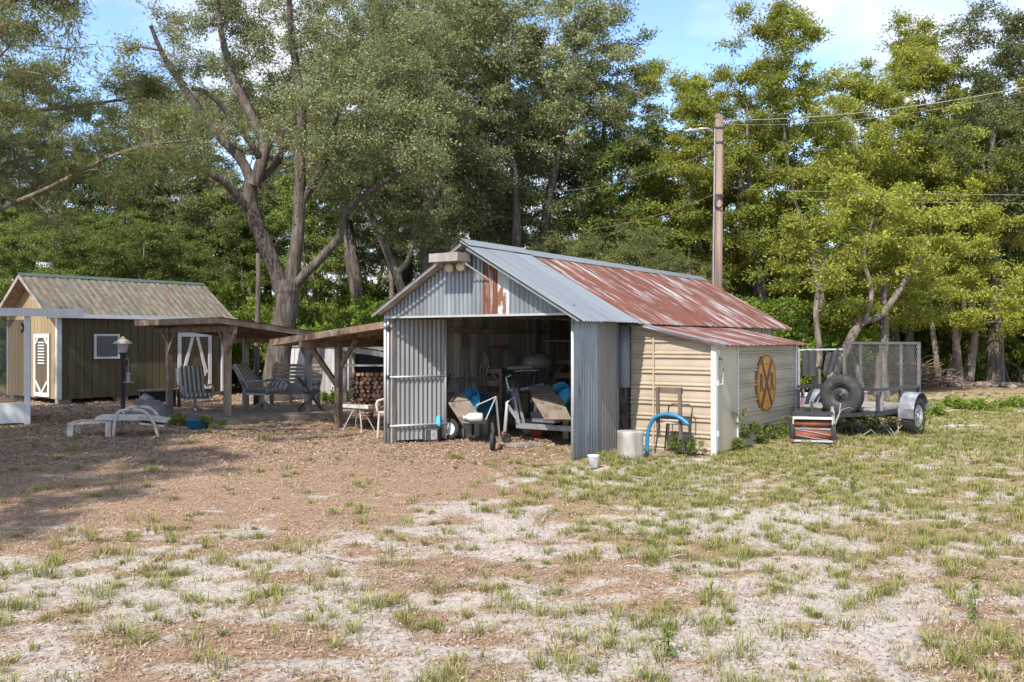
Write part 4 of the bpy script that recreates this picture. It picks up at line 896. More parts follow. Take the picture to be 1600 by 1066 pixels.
for s in (-1, 1):
    MB().bar((s*.45, yf, DK-.02), (0, yf-.72, DK-.04), .06, .06).build('tongue', BLACKM, tr)
    f = MB(); n = 9; pts = [(.36*math.cos(a), .36*math.sin(a)) for a in np.linspace(R(172), R(8), n)]
    x0, x1 = s*(TW/2+.02), s*(TW/2+.27)
    for i in range(n-1):
        (ya, za), (yb, zb) = pts[i], pts[i+1]; f.slab([(x0, ya, .36+za), (x1, ya, .36+za), (x1, yb, .36+zb), (x0, yb, .36+zb)], .008)
    f.slab([(x1, pts[0][0], .36+pts[0][1])]+[(x1, a, .36+b_) for a, b_ in pts[1:]]+[(x1, b_*.86, .36+c_2*.86) for b_, c_2 in pts[::-1]], .006) if False else None
    f.build('fender', M('grey_fender', (.17,.175,.19), .55, .2, .3, 6, col2=(.34,.34,.36), lo=.5, hi=.65) if s < 0 else bpy.data.materials['grey_fender'], tr)
    MB().slab([(s*(TW/2+.02), -.34, .30), (s*(TW/2+.27), -.34, .30), (s*(TW/2+.27), -.36, .46), (s*(TW/2+.02), -.36, .46)], .012).build('fender_apron', bpy.data.materials['grey_fender'], tr)
    wheel('wheel', tr, (s*(TW/2+.145), 0, .325), (s, 0, 0), .325, .20, M('silver_rim', (.42,.43,.45), .4, .4) if s < 0 else bpy.data.materials['silver_rim'])
MB().tube([(-TW/2, 0, .325), (TW/2, 0, .325)], .03, 8).build('axle', BLACKM, tr)
sw_ = wheel('spare_wheel', tr, (.15, yf-.14, .70), (.1, -1, .05), .335, .20, BLACKM, .52)
MB().bar((.15, yf-.04, .55), (.15, yf-.04, .80), .05, .05).build('spare_bracket', BLACKM, tr)
gt = bpy.data.objects.new('ramp_gate', None); C.objects.link(gt); gt.parent = tr; gt.location = (0, yr+.05, DK); GH, GW = 1.12, 1.32
for x in (-GW/2, GW/2): MB().box((x, 0, GH/2), (.045, .045, GH)).build('gate_frame', GATEM, gt)
for z in (0, GH): MB().box((0, 0, z), (GW+.04, .045, .045)).build('gate_frame', GATEM, gt)
for x in (-.36, 0, .36): MB().box((x, .002, GH/2), (.045, .035, GH-.04)).build('gate_bar', GATEM, gt)
g = MB(); d_x, d_z = .036, .06; nx_, nz_ = int(GW/d_x), int(GH/d_z)
for i in range(-nz_, nx_+nz_):
    for sgn in (1, -1):
        # a strand of the expanded mesh, clipped to the frame
        xa = -GW/2+i*d_x; pts = []
        for j in range(nz_+1):
            x = xa+sgn*j*d_x*.62; z = j*GH/nz_
            if -GW/2 < x < GW/2: pts.append((x, -.004*sgn, z))
        if len(pts) > 1: g.bar(pts[0], pts[-1], .004, .005)
g.build('mesh_panel', GATEM, gt)
MB().box((TW/2+.03, yr+.03, .52), (.05, .10, .16)).build('tail_lamp', RED, tr)
# ------------------------------------------------------------------ old reel mower, stake, pink hull, black sheets
mw = T('reel_mower', 'old orange and white reel mower parked beside the tan lean-to', 'mower', (4.62, 13.25, 0), R(-14))
for x in (-.30, .30): wheel('wheel', mw, (x, 0, .16), (1 if x > 0 else -1, 0, 0), .16, .06, BLACKM, .5)
MB().tube([(-.27,-.02,.14), (.27,-.02,.14)], .075, 12).build('lower_roller', ORANGE, mw, True)
MB().tube([(-.26,.02,.31), (.26,.02,.31)], .05, 12).build('upper_roller', ORANGE, mw, True)
MB().box((0,-.05,.40), (.56,.06,.035)).build('cross_bar', WHITE, mw); MB().box((0,-.11,.055), (.62,.03,.03)).build('cutter_bar', PIPE, mw); MB().box((0,-.02,.235), (.54,.04,.025)).build('cross_bar', STEEL, mw)
for x in (-.285, .285): MB().box((x,-.02,.24), (.02,.10,.36)).build('side_plate', PIPE, mw)
b = MB()
for k in range(6):
    a = k*1.047; b.tube([(-.25, -.02+.09*math.cos(a), .14+.09*math.sin(a)), (0, -.02+.09*math.cos(a+.5), .14+.09*math.sin(a+.5)), (.25, -.02+.09*math.cos(a+1), .14+.09*math.sin(a+1))], .008, 4)
b.build('reel_blades', STEEL, mw)
MB().bar((-.30,.02,.45), (.30,.04,.47), .12, .05).build('tool_tray', BLACKM, mw); MB().tube([(0,.05,.45), (.02,.35,.62)], .02, 6).build('handle_stub', BLACKM, mw)
for x in (-.31, .31): MB().box((x, -.12, .06), (.05,.07,.05)).build('shoe', ORANGE, mw)
st = T('wooden_stake', 'short weathered stake with wire tie beside the reel mower', 'stake', (*gp(1302, 691), 0), .3)
MB().tube([(0,0,-.05),(.01,.0,.25),(-.02,0,.55)], [.03,.028,.022], 7).build('stick', WOODG, st); MB().tube([(-.015,0,.44),(-.016,0,.49)], .035, 8).build('wire_tie', PIPE, st)
MB().tube([(.0,0,.2),(.12,.02,.42),(.16,.03,.60)], .009, 5).build('side_twig', WOODG, st); MB().tube([(.02,.02,.3),(.18,.03,.5),(.34,.05,.53),(.42,.06,.50)], .006, 5).build('side_twig', WOODG, st)
pk_ = T('plastic_hull', 'faded pink and white plastic boat hull lying behind the trailer', 'boat', (5.75, 16.9, 0), R(6))
hp = []; n = 13
for i in range(n):
    t = i/(n-1)*2-1; w = .33*math.sqrt(max(.02, 1-t*t*.96)); x = t*1.25
    hp.append([(x, -w, .52+.06*t*t), (x, -w*.96, .30), (x, -w*.55, .06+.10*t*t), (x, w*.55, .06+.10*t*t), (x, w*.96, .30), (x, w, .52+.06*t*t)])
b = MB(); b.add([p for r_ in hp for p in r_], [(i*6+j, i*6+j+1, (i+1)*6+j+1, (i+1)*6+j) for i in range(n-1) for j in range(5)]); b.build('hull', PINK, pk_, True)
MB().tube([V3(r_[0]) for r_ in hp], .022, 6).build('gunwale', PLASTIC, pk_, True); MB().tube([V3(r_[-1]) for r_ in hp], .022, 6).build('gunwale', PLASTIC, pk_, True)
MB().box((.2,0,.42), (.25,.58,.03)).build('seat', PLASTIC, pk_)
rack = T('hanging_rail', 'thin white rail between trunks behind the trailer', 'rail', (*gp(1284, 622)[:1], 22.0, 0)); rack.location = (at(1284, 600, 22.0).x, 22.0, 0)
MB().bar((-.60,0,1.34), (.60,0,1.36), .03, .04).build('rail', PIPE, rack)
for x in (-.58, .58): MB().box((x, .02, .67), (.05,.05,1.34)).build('post', WOODG, rack)
for i, (x, w, h, lb) in enumerate(((-.33, .36, .66, 'flat black plastic sheet hung straight from the white rail'), (.30, .34, .60, 'crumpled black plastic sheet bunched on the white rail'))):
    b = MB(); nx_, nz_ = 9, 8; rs = random.Random(i)
    V = [(x-w/2+w*a/(nx_-1)+(.10*c/(nz_-1) if i else 0)*-1, -.03+.03*math.sin(a*1.7+c*.5*i)+.02*rs.random()*(1+i), 1.34-h*c/(nz_-1)-(.06*math.sin(a*.7) if i else 0)) for c in range(nz_) for a in range(nx_)]
    b.add(V, [(c*nx_+a, c*nx_+a+1, (c+1)*nx_+a+1, (c+1)*nx_+a) for c in range(nz_-1) for a in range(nx_-1)])
    o = b.build('black_sheet', DARK, None, True, tuple(rack.location)); tag(o, lb, 'plastic sheet')
# ------------------------------------------------------------------ things in front of the lean-to
cp = sw(4.27, 1.04); DWOOD = M('dark_wood', (.13,.095,.075), .85, 0, .3, 8, (1,1,.3), bump=.3); ch = T('wooden_chair', 'bare wooden chair back on thin metal legs before the tan wall', 'chair', cp, SRZ)
for x in (-.165, .165): MB().box((x, 0, .60), (.045, .035, .70), 0, R(3)).build('back_post', DWOOD, ch)
MB().box((0, .02, .905), (.375, .03, .085)).build('back_rail', DWOOD, ch); MB().box((0, .0, .53), (.29, .025, .035)).build('back_rail', DWOOD, ch)
MB().box((0, .14, .47), (.32, .26, .03)).build('seat', PLASTIC, ch)
MB().tube([(-.13,.22,.47),(-.13,.28,.66),(-.08,.30,.70),(.16,.30,.70),(.22,.28,.66),(.22,.24,.47)], .010, 6).build('wire_arm', BLACKM, ch, True)
for x in (-.16, .2):
    for y in (.0, .26): MB().tube([(x*.9, y, .47), (x*1.25, y+.03*(1 if y else -1), 0)], .011, 6).build('leg', BLACKM, ch)
hs_ = [(-.30,-.06,.02),(-.30,-.06,.20),(-.27,-.06,.38),(-.19,-.06,.52),(-.06,-.06,.575),(.10,-.065,.575),(.22,-.07,.53),(.32,-.08,.46)]
ho = MB().tube(smooth_path(hs_, 6).tolist(), .027, 10).build('blue_hose', BLUE, None, True, tuple(cp), SRZ); tag(ho, 'arched blue pool hose hung through the wooden chair back', 'hose')
X0, Y0 = gp(985, 718); so = MB().lathe([(0,-.02),(.185,-.02),(.18,.10),(.172,.30),(.178,.365),(.172,.38),(0,.385)], 26).build('bleached_stump', STUMP, None, True, (X0, Y0, 0)); tag(so, 'pale bleached cylindrical stump standing beside the tin wall', 'stump')
X0, Y0 = gp(927, 730); wb = T('white_pail', 'small white plastic pail on the grass by the tin shed corner', 'pail', (X0, Y0, 0))
MB().lathe([(0,0),(.052,0),(.068,.135),(.075,.14),(.075,.15),(.064,.15),(.05,.01),(0,.01)], 20).build('pail', M('bright_white_plastic', (.78,.78,.77), .4, 0, .04), wb, True)
MB().tube([(.07*math.cos(a), .07*math.sin(a)*.35-.05, .14-.05*abs(math.sin(a))) for a in np.linspace(0, 3.14, 9)], .003, 4).build('bail', PIPE, wb)
X0, Y0 = gp(1035, 714); pb = MB().box((0,0,.02), (.40,.14,.03), .2).box((.05,.05,.05), (.34,.10,.025), -.15).build('scrap_board', WOOD, None, False, (X0, Y0+.1, .0)); tag(pb, 'rotten brown board on the ground below the blue hose', 'board')

# ------------------------------------------------------------------ things stored in the tin shed
def slab_px(name, pix, t, mat, label, cat, group=None):
    """pix: four (x, y, distance) corners; stored as an object based at the lowest corner"""
    P = [at(*p) for p in pix]; c = sum(P, V3())/4; c.z = 0
    o = MB().slab([p-c for p in P], t).build(name, mat, None, False, tuple(c)); return tag(o, label, cat)
slab_px('plywood_board', [(700,630,13.75),(734,627,13.75),(757,661,13.30),(721,662,13.30)], .022, PLY, 'brown plywood flap leaning beside the white-hubbed wheel, lower one', 'board')
slab_px('plywood_board', [(695,615,14.2),(723,613,14.2),(732,626,13.95),(700,628,13.95)], .022, PLY, 'small brown plywood flap above the one beside the white-hubbed wheel', 'board')
slab_px('plywood_board', [(830,621,13.2),(875,618,13.2),(893,656,12.75),(851,656,12.75)], .022, PLY, 'large scarred brown plywood flap on the boat trailer frame', 'board')
slab_px('plywood_board', [(825,604,13.7),(859,602,13.7),(867,616,13.4),(831,618,13.4)], .022, PLY, 'small brown plywood flap above the scarred one', 'board')
for (x, y, Yd, s, lb) in ((745, 632, 14.15, 1.0, 'blue plastic tub tipped open behind the white-hubbed wheel boards'), (884, 622, 13.7, .95, 'blue plastic tub tipped open behind the scarred plywood')):
    p = at(x, y, Yd); q = V3((-.55,-.60,.25)).to_track_quat('Z', 'X').to_matrix()
    t = T('blue_tub', lb, 'tub', p); t.scale = (s, s, s)
    MB().lathe([(0,-.30),(.17,-.30),(.19,-.1),(.215,.16),(.235,.17),(.235,.19),(.205,.19),(.18,-.1),(.16,-.27),(0,-.28)], 24, m=q).build('shell', BLUE, t, True)
    MB().lathe([(0,.10),(.08,.09),(.15,.05),(.19,-.02),(.18,-.06)], 20, m=q).build('liner', LBLUE, t, True)
    MB().bar((-.16,-.12,-.28),(.1,.2,-.26),.1,.06).build('stand', WOODG, t); MB().box((0,.05,-.28-(p.z-.30)/2/s), (.09,.09,(p.z-.28)/s)).build('stand_leg', WOODG, t)
wf = T('rod_frame', 'pair of white rods meeting in a V before the blue tub', 'frame', at(775,620,13.4)-V3((0,0,at(775,620,13.4).z)))
b0 = wf.location
for e in ((744,634,13.5), (759,656,13.3)): MB().tube([at(775,620,13.4)-b0, at(*e)-b0], .011, 6).build('rod', PIPE, wf)
MB().bar(at(775,620,13.4)-b0, V3((.06,.1,.0)), .03, .03).build('upright', STEEL, wf)
jg = T('plastic_jug', 'clear white plastic jug lying on the plywood flap', 'jug', at(741,657,13.32)+V3((0,-.02,.02)), R(5))
qy = Matrix.Rotation(R(90), 3, 'Y'); MB().lathe([(0,-.13),(.06,-.13),(.068,-.10),(.068,.06),(.05,.10),(.022,.125),(.022,.15),(0,.15)], 18, (0,0,.03), qy @ Matrix.Rotation(R(180),3,'X')).build('bottle', WHITE, jg, True); MB().lathe([(0,-.17),(.026,-.17),(.026,-.145),(0,-.145)], 12, (0,0,.03), qy).build('cap', WHITE, jg)
X0, Y0 = gp(702, 686); w1 = T('cart_wheel', 'small pneumatic wheel with white hub leaning near the tin gate', 'wheel', (X0, Y0, 0)); wheel('wheel', w1, (0,0,.165), (-.25,-1,.12), .165, .09, WHITE, .62)
X0, Y0 = gp(770, 704); w2 = T('dolly_wheel', 'narrow dark wheel standing edge-on before the boat trailer', 'wheel', (X0, Y0, 0)); wheel('wheel', w2, (0,0,.135), (1,-.12,0), .135, .06, BLACKM, .5); MB().bar((.02,.02,.13), (-.02,.30,.36), .04, .05).build('fork', BLACKM, w2)
bt = T('boat_trailer', 'rusty grey boat trailer frame with winch stand inside the tin shed', 'trailer', (*gp(812, 668, .22), 0), SRZ)
bl = bt.location
MB().bar((-.05,0,.25), (1.3,.05,.25), .06, .08).build('front_rail', STEEL, bt); MB().bar((.0,.0,.25), (.0,2.9,.30), .06, .08).build('side_rail', STEEL, bt); MB().bar((1.25,.1,.25), (1.25,2.9,.30), .06, .08).build('side_rail', STEEL, bt)
for y in (1.0, 2.0): MB().bar((.03,y,.27), (1.22,y,.27), .05, .06).build('cross_member', STEEL, bt)
for x in (-.12, 1.37): wheel('wheel', bt, (x, 1.7, .24), (1 if x > 0 else -1,0,0), .24, .14, STEEL)
MB().bar((-.02,-.02,.28), (-.22,.12,.84), .05, .05).build('winch_post', STEEL, bt); MB().bar((.08,.0,.28), (-.15,.12,.82), .03, .04).build('winch_post', STEEL, bt)
MB().lathe([(.05,-.06),(.05,-.05),(.025,-.05),(.025,.05),(.05,.05),(.05,.06)], 14, (-.20,.06,.80), Matrix.Rotation(R(90),3,'Y')).build('winch', STEEL, bt); MB().tube([(-.21,.0,.82),(-.25,-.02,1.0),(-.15,-.03,1.04)], .013, 6).build('winch_crank', PIPE, bt)
MB().tube([(-.12,-.25,.04),(-.16,-.12,.55),(-.17,-.10,.62)], .03, 10).build('jack_tube', PIPE, bt, True); MB().tube([(-.14,-.14,.62),(-.06,-.06,.70),(-.05,0,.50)], .013, 6).build('jack_handle', PIPE, bt)
wheel('jack_wheel', bt, (-.07,-.27,.075), (.8,-.6,0), .075, .035, BLACKM, .5); MB().box((-.12,-.26,.11), (.05,.05,.12)).build('jack_fork', ORANGE, bt)
MB().bar((-.17,-.10,.58), (.0,.0,.30), .04, .05).build('jack_mount', STEEL, bt)
MB().box((.22,.45,.62), (.42,.35,.05)).build('bunk_board', PLY, bt); MB().box((.22,.45,.40), (.40,.33,.10)).build('bunk_board', PLY, bt)
for x in (.08, .36): MB().box((x,.45,.45), (.06,.25,.30)).build('bunk_post', WOODG, bt)
MB().box((.30,.30,.325), (.42,.18,.06)).build('spill_tray', WHITE, bt)
MB().lathe([(0,0),(.13,0),(.14,.03),(.09,.08),(0,.10)], 14, (.10,.42,.645)).build('hat_cover', PLY, bt, True)
def frame_chair(label, x, y, Yd, w, h):
    p = at(x, y, Yd); t = T('braced_stand', label, 'frame', (p.x, p.y, 0), SRZ+R(25))
    z1 = p.z
    for s in (-1, 1): MB().box((s*w/2, 0, z1/2), (.05,.05,z1)).build('upright', WOODB, t)
    MB().box((0,-.035,z1-.035), (w+.05,.025,.08)).build('top_rail', WOODB, t); MB().box((0,-.035,z1-h*.55), (w+.05,.025,.10)).build('middle_rail', WOODB, t); MB().box((0,0,z1-h), (w-.05,.05,.07)).build('bottom_rail', WOODB, t)
    for s in (-1, 1): MB().bar((s*w*.15, -.01, z1-.09), (s*w*.46, -.01, z1-h*.50), .03, .045).build('brace', WOODB, t)
    MB().box((0,.35,.30), (w,.6,.05)).build('shelf', WOODG, t)
    for s in (-1, 1): MB().box((s*w/2, .62, .30), (.05,.05,.6)).build('back_leg', WOODG, t)
    return t
frame_chair('braced timber stand against the old wall inside the tin shed', 764, 577, 15.3, .42, .45)
frame_chair('braced timber stand deep inside beside the tin shed jamb', 886, 563, 15.6, .45, .50)
ob = T('outboard_motor', 'grey outboard motor cowl resting on its clamp stand', 'motor', (*at(838,600,15.0).to_2d(), 0), R(10)); oh = at(832,566,15.0).z
cw = MB().lathe([(0,-.10),(.22,-.10),(.26,-.03),(.25,.04),(.18,.11),(.07,.145),(0,.15)], 20, (.02,0,oh)); cw.v = [(x*1.1+(.0 if x < 0 else .0), y*.6, z) for x, y, z in cw.v]; cw.build('cowl', M('motor_grey', (.13,.135,.13), .45, 0, .15), ob, True)
MB().slab([(-.52,-.06,oh-.10), (-.1,-.16,oh-.08), (-.1,.16,oh-.08), (-.52,.08,oh-.10)], .05).build('visor', bpy.data.materials['motor_grey'], ob); MB().bar((-.40,-.1,oh-.15),(.02,-.15,oh-.13),.02,.015).build('trim_strip', STEEL, ob)
MB().bar((-.12,0,oh-.12), (-.12,0,.20), .05, .05).build('stand', BLACKM, ob); MB().bar((.1,0,oh-.1), (.02,.05,.30), .16, .14).build('leg_housing', DARK, ob); MB().box((-.02,0,.12), (.5,.4,.24)).build('base_block', WOODG, ob); MB().slab([(-.30,-.1,.74),(.1,-.15,.82),(.1,.12,.82),(-.25,.1,.72)], .05).build('cavitation_plate', STEEL, ob)
shf = T('hanging_shelf', 'plank shelf hung on ropes inside the tin shed', 'shelf', sw(.30, 4.2, 0), SRZ); 
MB().box((.55,.2,1.58), (1.0,.9,.03)).build('plank', WOODG, shf)
for x, y in ((.12,-.2),(.98,-.2),(.12,.6),(.98,.6)): MB().tube([(x,y,1.57),(x,y,2.1)], .008, 5).build('rope', PIPE, shf); MB().box((x, y, .79), (.03,.03,1.57)).build('leg', WOODG, shf)
MB().box((.75,.1,1.36), (.16,.02,.12)).build('notice', WHITE, shf)
bg_ = T('golf_bag', 'slumped grey bag with green trim against the shed wall', 'bag', (*gp(713, 668), 0)); MB().lathe([(0,0),(.09,0),(.11,.3),(.10,.62),(.085,.78),(0,.80)], 14).build('bag_body', TARP, bg_, True); MB().lathe([(.112,.55),(.112,.68),(.10,.69)], 14).build('bag_pocket', GREENP, bg_, True)
for i in range(4): MB().tube([(.03*i-.05,.02,.78),(.06*i-.12,.0,1.02+.04*i)], .012, 5).build('club_shaft', PIPE, bg_); MB().box((.06*i-.12,-.01,1.04+.04*i), (.08,.04,.05), .4*i).build('club_head', DARK if i % 2 else PIPE, bg_)
for i, (a, e, rr_) in enumerate((((696,618),(703,585),.009), ((728,612),(732,572),.007))):
    p = at(a[0], a[1], 14.2); q = at(e[0], e[1], 14.5); bz = V3((p.x, p.y, 0)); tag(MB().tube([V3((-.06,-.15,0)), p-bz, q-bz], rr_*1.4, 6).build('broom_stick', WOODB if i == 0 else WOODG, None, True, tuple(bz)), ('reddish broom handle leaning by the golf bag', 'thin grey handle leaning near the old wall')[i], 'handle')
wr = T('rope_coil', 'white rope looped over the timber frame', 'rope', at(757,572,15.22)); MB().tube([(-.06,0,.05),(-.05,-.04,-.05),(-.02,-.05,.04),(.0,-.05,-.05),(.03,-.05,.05),(.07,-.05,.03),(.08,-.05,-.02),(.04,-.05,-.03)], .014, 6).build('rope', PLASTIC, wr, True); MB().tube([(-.07,-.05,0),(-.08,-.05,-.12),(-.03,-.05,-.2),(.03,-.05,-.16),(.06,-.05,-.02)], .010, 6).build('rope', PLASTIC, wr, True)
cr_ = T('battery_box', 'black battery box holding green and aqua rope beside the tin gate', 'box', (*gp(672, 688), 0), R(-12))
MB().box((0,0,.10), (.34,.22,.20)).build('box', DARK, cr_, bevel=.015); MB().box((-.04,-.113,.10), (.012,.01,.17)).box((.10,-.113,.10), (.10,.008,.15)).build('label_panel', STEEL, cr_)
rs = random.Random(2); pts = [(rs.uniform(-.15,.12), rs.uniform(-.09,.08), .225+rs.uniform(0,.06)) for _ in range(16)]; MB().tube(smooth_path(pts, 4).tolist(), .012, 6).build('rope', AQUA, cr_, True); MB().slab([(.08,.02,.22),(.17,.0,.24),(.16,.03,.40),(.06,.05,.36)], .02).build('scoop', LBLUE, cr_)
for i, (x, y) in enumerate(((718,681),(729,679))): tag(MB().box((0,0,.07), (.17+.02*i,.13,.14), .3*i).build('rubble_block', CONC, None, False, (*gp(x, y), 0), bevel=.01), ('grey concrete lump behind the white-hubbed wheel', 'darker concrete lump next to the first behind the wheel')[i], 'block')
tag(MB().bar((0,0,.03), (.5,.14,.03), .09, .05).build('timber_offcut', WOODG, None, False, (*gp(792, 699), 0)), 'timber offcut lying on the ground by the jack wheel', 'timber')
# ------------------------------------------------------------------ left yard: lamp post, loungers, patio furniture
X0, Y0 = gp(192, 650); lp = T('lamp_post', 'black garden lamp post with cream lantern before the olive shed', 'lamp post', (X0, Y0, 0))
MB().lathe([(.07,0),(.06,.08),(.042,.12),(.042,1.25),(.055,1.27),(.045,1.30),(.03,1.31)], 14).build('post', DARK, lp, True)
ln = MB().lathe([(.05,1.30),(.075,1.32),(.125,1.52),(.12,1.53)], 6).build('lantern_glass', M('frosted_glass', (.50,.47,.40), .4, 0, .08), lp)
MB().lathe([(.185,1.515),(.18,1.535),(.09,1.60),(.05,1.625),(.05,1.64),(.02,1.665),(0,1.675)], 16).build('lantern_cap', CREAM, ln, True); MB().lathe([(.04,1.29),(.085,1.31),(.085,1.33),(.04,1.34)], 12).build('lantern_base', DARK, ln, True)
MB().box((.04,0,1.12), (.10,.06,.10)).build('switch_box', DARK, lp); MB().tube([(.04,0,1.16),(.10,-.02,1.22),(.125,-.02,1.18)], .008, 5).build('hook', PIPE, lp)
bf = T('bird_feeder', 'small tube bird feeder hanging from the lamp post hook', 'bird feeder', (X0+.125, Y0-.02, .70)); MB().tube([(0,0,.20),(0,0,.49)], .005, 5).build('wire', PIPE, bf); MB().lathe([(.10,0),(.10,.012),(.04,.02),(.04,.17),(.05,.18),(0,.22)], 14).build('tube', PLASTIC, bf, True)
# white plastic chaise longue
lo = T('chaise_lounge', 'weathered white plastic chaise lounge on the leaf litter by the lamp post', 'lounge chair', (-6.55, 14.35, 0), R(14))
MB().slab([(-.72,-.27,.235),(-.15,-.27,.26),(-.15,-.21,.26),(-.66,-.21,.235)], .035).slab([(-.72,.27,.235),(-.66,.21,.235),(-.15,.21,.26),(-.15,.27,.26)], .035).slab([(-.72,-.27,.234),(-.66,-.21,.234),(-.66,.21,.234),(-.72,.27,.234)], .035).build('foot_frame', PLASTIC, lo)
for k in range(4): MB().box((-.58+k*.1,0,.225), (.06,.44,.018)).build('foot_slat', PLASTIC, lo)
MB().slab([(-.30,-.29,.32),(.35,-.30,.30),(.35,.30,.30),(-.30,.29,.32)], .05).build('seat', PLASTIC, lo)
MB().slab([(.33,-.29,.31),(.78,-.26,.24),(.78,.26,.24),(.33,.29,.31)], .04).slab([(.36,-.27,.22),(.74,-.25,.17),(.74,.25,.17),(.36,.27,.22)], .03).build('backrest', PLASTIC, lo)
for s in (-1, 1):
    MB().tube(smooth_path([(-.02,s*.33,.0),(.0,s*.33,.25),(.06,s*.33,.42),(.25,s*.33,.45),(.44,s*.33,.42),(.58,s*.33,.25),(.66,s*.33,.02)], 4).tolist(), .028, 8).build('arm', PLASTIC, lo, True)
    for x, z in ((-.69,.23), (-.12,.27)): MB().slab([(x-.03,s*.25,z),(x+.06,s*.25,z),(x+.05,s*.27,.0),(x-.035,s*.27,.0)], .03).build('leg', PLASTIC, lo)
def crumple(name, label, cat, loc, sx, sy, h, mat, seed, rz=0):
    r = np.random.default_rng(seed); n = 22; u = np.linspace(-1, 1, n); U, Vv = np.meshgrid(u, u, indexing='ij'); rad = np.hypot(U, Vv)
    hh = h*np.clip(1-rad**2, 0, 1)**.6*(.5+fbm(U*2+seed, Vv*2, 1.2, seed, 4))+.02*r.random(U.shape); hh = np.where(rad > 1, 0.0, hh)
    P = np.stack([U*sx*(1+.15*fbm(U, Vv, 2, 3)), Vv*sy, hh+.012], -1).reshape(-1, 3); I_ = np.arange(n*n).reshape(n, n)
    me = qmesh(name, P, np.stack([I_[:-1,:-1], I_[1:,:-1], I_[1:,1:], I_[:-1,1:]], -1).reshape(-1, 4), mat); me.shade_smooth()
    o = bpy.data.objects.new(name, me); C.objects.link(o); o.location = (*loc, 0); o.rotation_euler.z = rz; return tag(o, label, cat)
crumple('grey_tarp', 'crumpled grey tarp heaped between lounger and patio post', 'tarp', gp(236, 657), .42, .40, .42, TARP, 5, .4)
X0, Y0 = gp(309, 671); tb = T('blue_basin', 'blue plastic basin on the ground by the deck corner', 'basin', (X0, Y0, 0)); MB().lathe([(0,.01),(.17,.0),(.20,.16),(.215,.17),(.215,.185),(.19,.185),(.165,.02),(0,.02)], 24).build('bowl', BLUE, tb, True)
# small dark workbench against the olive shed
wbx = T('work_bench', 'low dark bench against the olive shed wall', 'bench', (*gp(250, 637), 0), oz); MB().box((0,0,.42), (.95,.30,.03)).build('top', WOODG, wbx)
for x in (-.42, .42):
    for y in (-.11, .11): MB().box((x, y, .20), (.06,.06,.41)).build('leg', DARK, wbx)
MB().box((0,.12,.25), (.85,.02,.25)).build('back_panel', DARK, wbx)
def patio_chair(label, loc, rz, rec):
    t = T('patio_chair', label, 'chair', loc, rz); c = math.sin(rec); k = math.cos(rec)
    sm_ = MB().box((0,0,.43), (.54,.52,.11)).build('seat_cushion', STRIPE, t, bevel=.045)
    b = MB().slab([(-.27,.24,.46),(.27,.24,.46),(.25,.24+.60*c,.46+.60*k),(-.25,.24+.60*c,.46+.60*k)], .11).build('back_cushion', STRIPE, t, bevel=.045)
    for s in (-1, 1):
        MB().tube(smooth_path([(s*.28,-.24,.36),(s*.31,-.26,.60),(s*.31,0,.64),(s*.30,.26,.62),(s*.27,.30+.55*c,.62+.40*k)], 4).tolist(), .016, 7).build('arm', STEEL, t, True)
    MB().box((0,0,.355), (.50,.50,.03)).build('seat_pan', STEEL, t); MB().tube([(0,0,.15),(0,0,.35)], .03, 8).build('swivel_stem', STEEL, t)
    for i in range(4):
        a = i*math.pi/2+.78; MB().tube([(0,0,.20),(.30*math.cos(a),.30*math.sin(a),.015)], .018, 7).build('leg', STEEL, t)
    return t
patio_chair('striped cushioned patio chair on the ground before the white-trimmed door', (-6.75, 18.35, 0), R(35), R(18))
patio_chair('striped reclining patio chair on the deck behind the brown post', (-5.20, 18.0, .12), R(75), R(32))
# slatted bench with cushion
lb = T('slatted_bench', 'weathered slatted bench with rumpled cushions under the oak', 'bench', (-5.05, 19.55, 0), R(-12)); 
for k in range(5): MB().box((0,-.20+k*.11,.46), (1.25,.09,.025)).build('seat_slat', WOOD, lb)
for k in range(6): MB().box((0,.30+.035*k,.58+.085*k), (1.25,.022,.062), 0, R(-20)).build('back_slat', WOOD, lb)
for x in (-.58, .58):
    MB().bar((x,.26,.44), (x,.53,1.08), .05, .06).build('back_post', WOOD, lb); MB().box((x,-.22,.32), (.07,.07,.64)).build('leg', WOOD, lb); MB().box((x,.28,.22), (.07,.07,.44)).build('leg', WOOD, lb); MB().box((x,.03,.66), (.09,.62,.035)).build('arm', WOOD, lb)
MB().box((0,-.26,.42), (1.2,.03,.09)).build('apron', WOOD, lb)
for i, x in enumerate((-.28, .26)):
    o = crumple('bench_cushion', ('flattened striped cushion on the left of the slatted bench', 'flattened grey cushion on the right of the slatted bench')[i], 'cushion', (0,0), .30, .24, .16, STRIPE if i == 0 else TARP, 7+i)
    q = Matrix.Rotation(R(-12), 3, 'Z') @ V3((x, .02, .465)); o.location = V3(lb.location)+q; o.rotation_euler.z = R(-12)
# dark folding chair
fc = T('folding_chair', 'dark folding chair standing on the deck by the grey post', 'chair', (-4.15, 17.75, .12), R(110))
for s in (-1, 1):
    MB().bar((s*.23,-.26,.0), (s*.23,.26,.72), .03, .04).build('leg', DARK, fc); MB().bar((s*.20,.24,.0), (s*.20,-.12,.45), .03, .04).build('leg', DARK, fc)
MB().slab([(-.21,-.18,.43),(.21,-.18,.43),(.21,.14,.40),(-.21,.14,.40)], .03).build('seat', DARK, fc); MB().slab([(-.21,.13,.54),(.21,.13,.54),(.21,.26,.72),(-.21,.26,.72)], .02).build('backrest', TARP, fc)
# flower pots / flat stones on the patio
tag(MB().lathe([(0,.0),(.26,.0),(.29,.05),(.24,.11),(0,.12)], 14).build('flat_stone', STONE, None, True, (*gp(342, 648), 0)), 'flat grey stone lying beside the deck corner', 'stone')
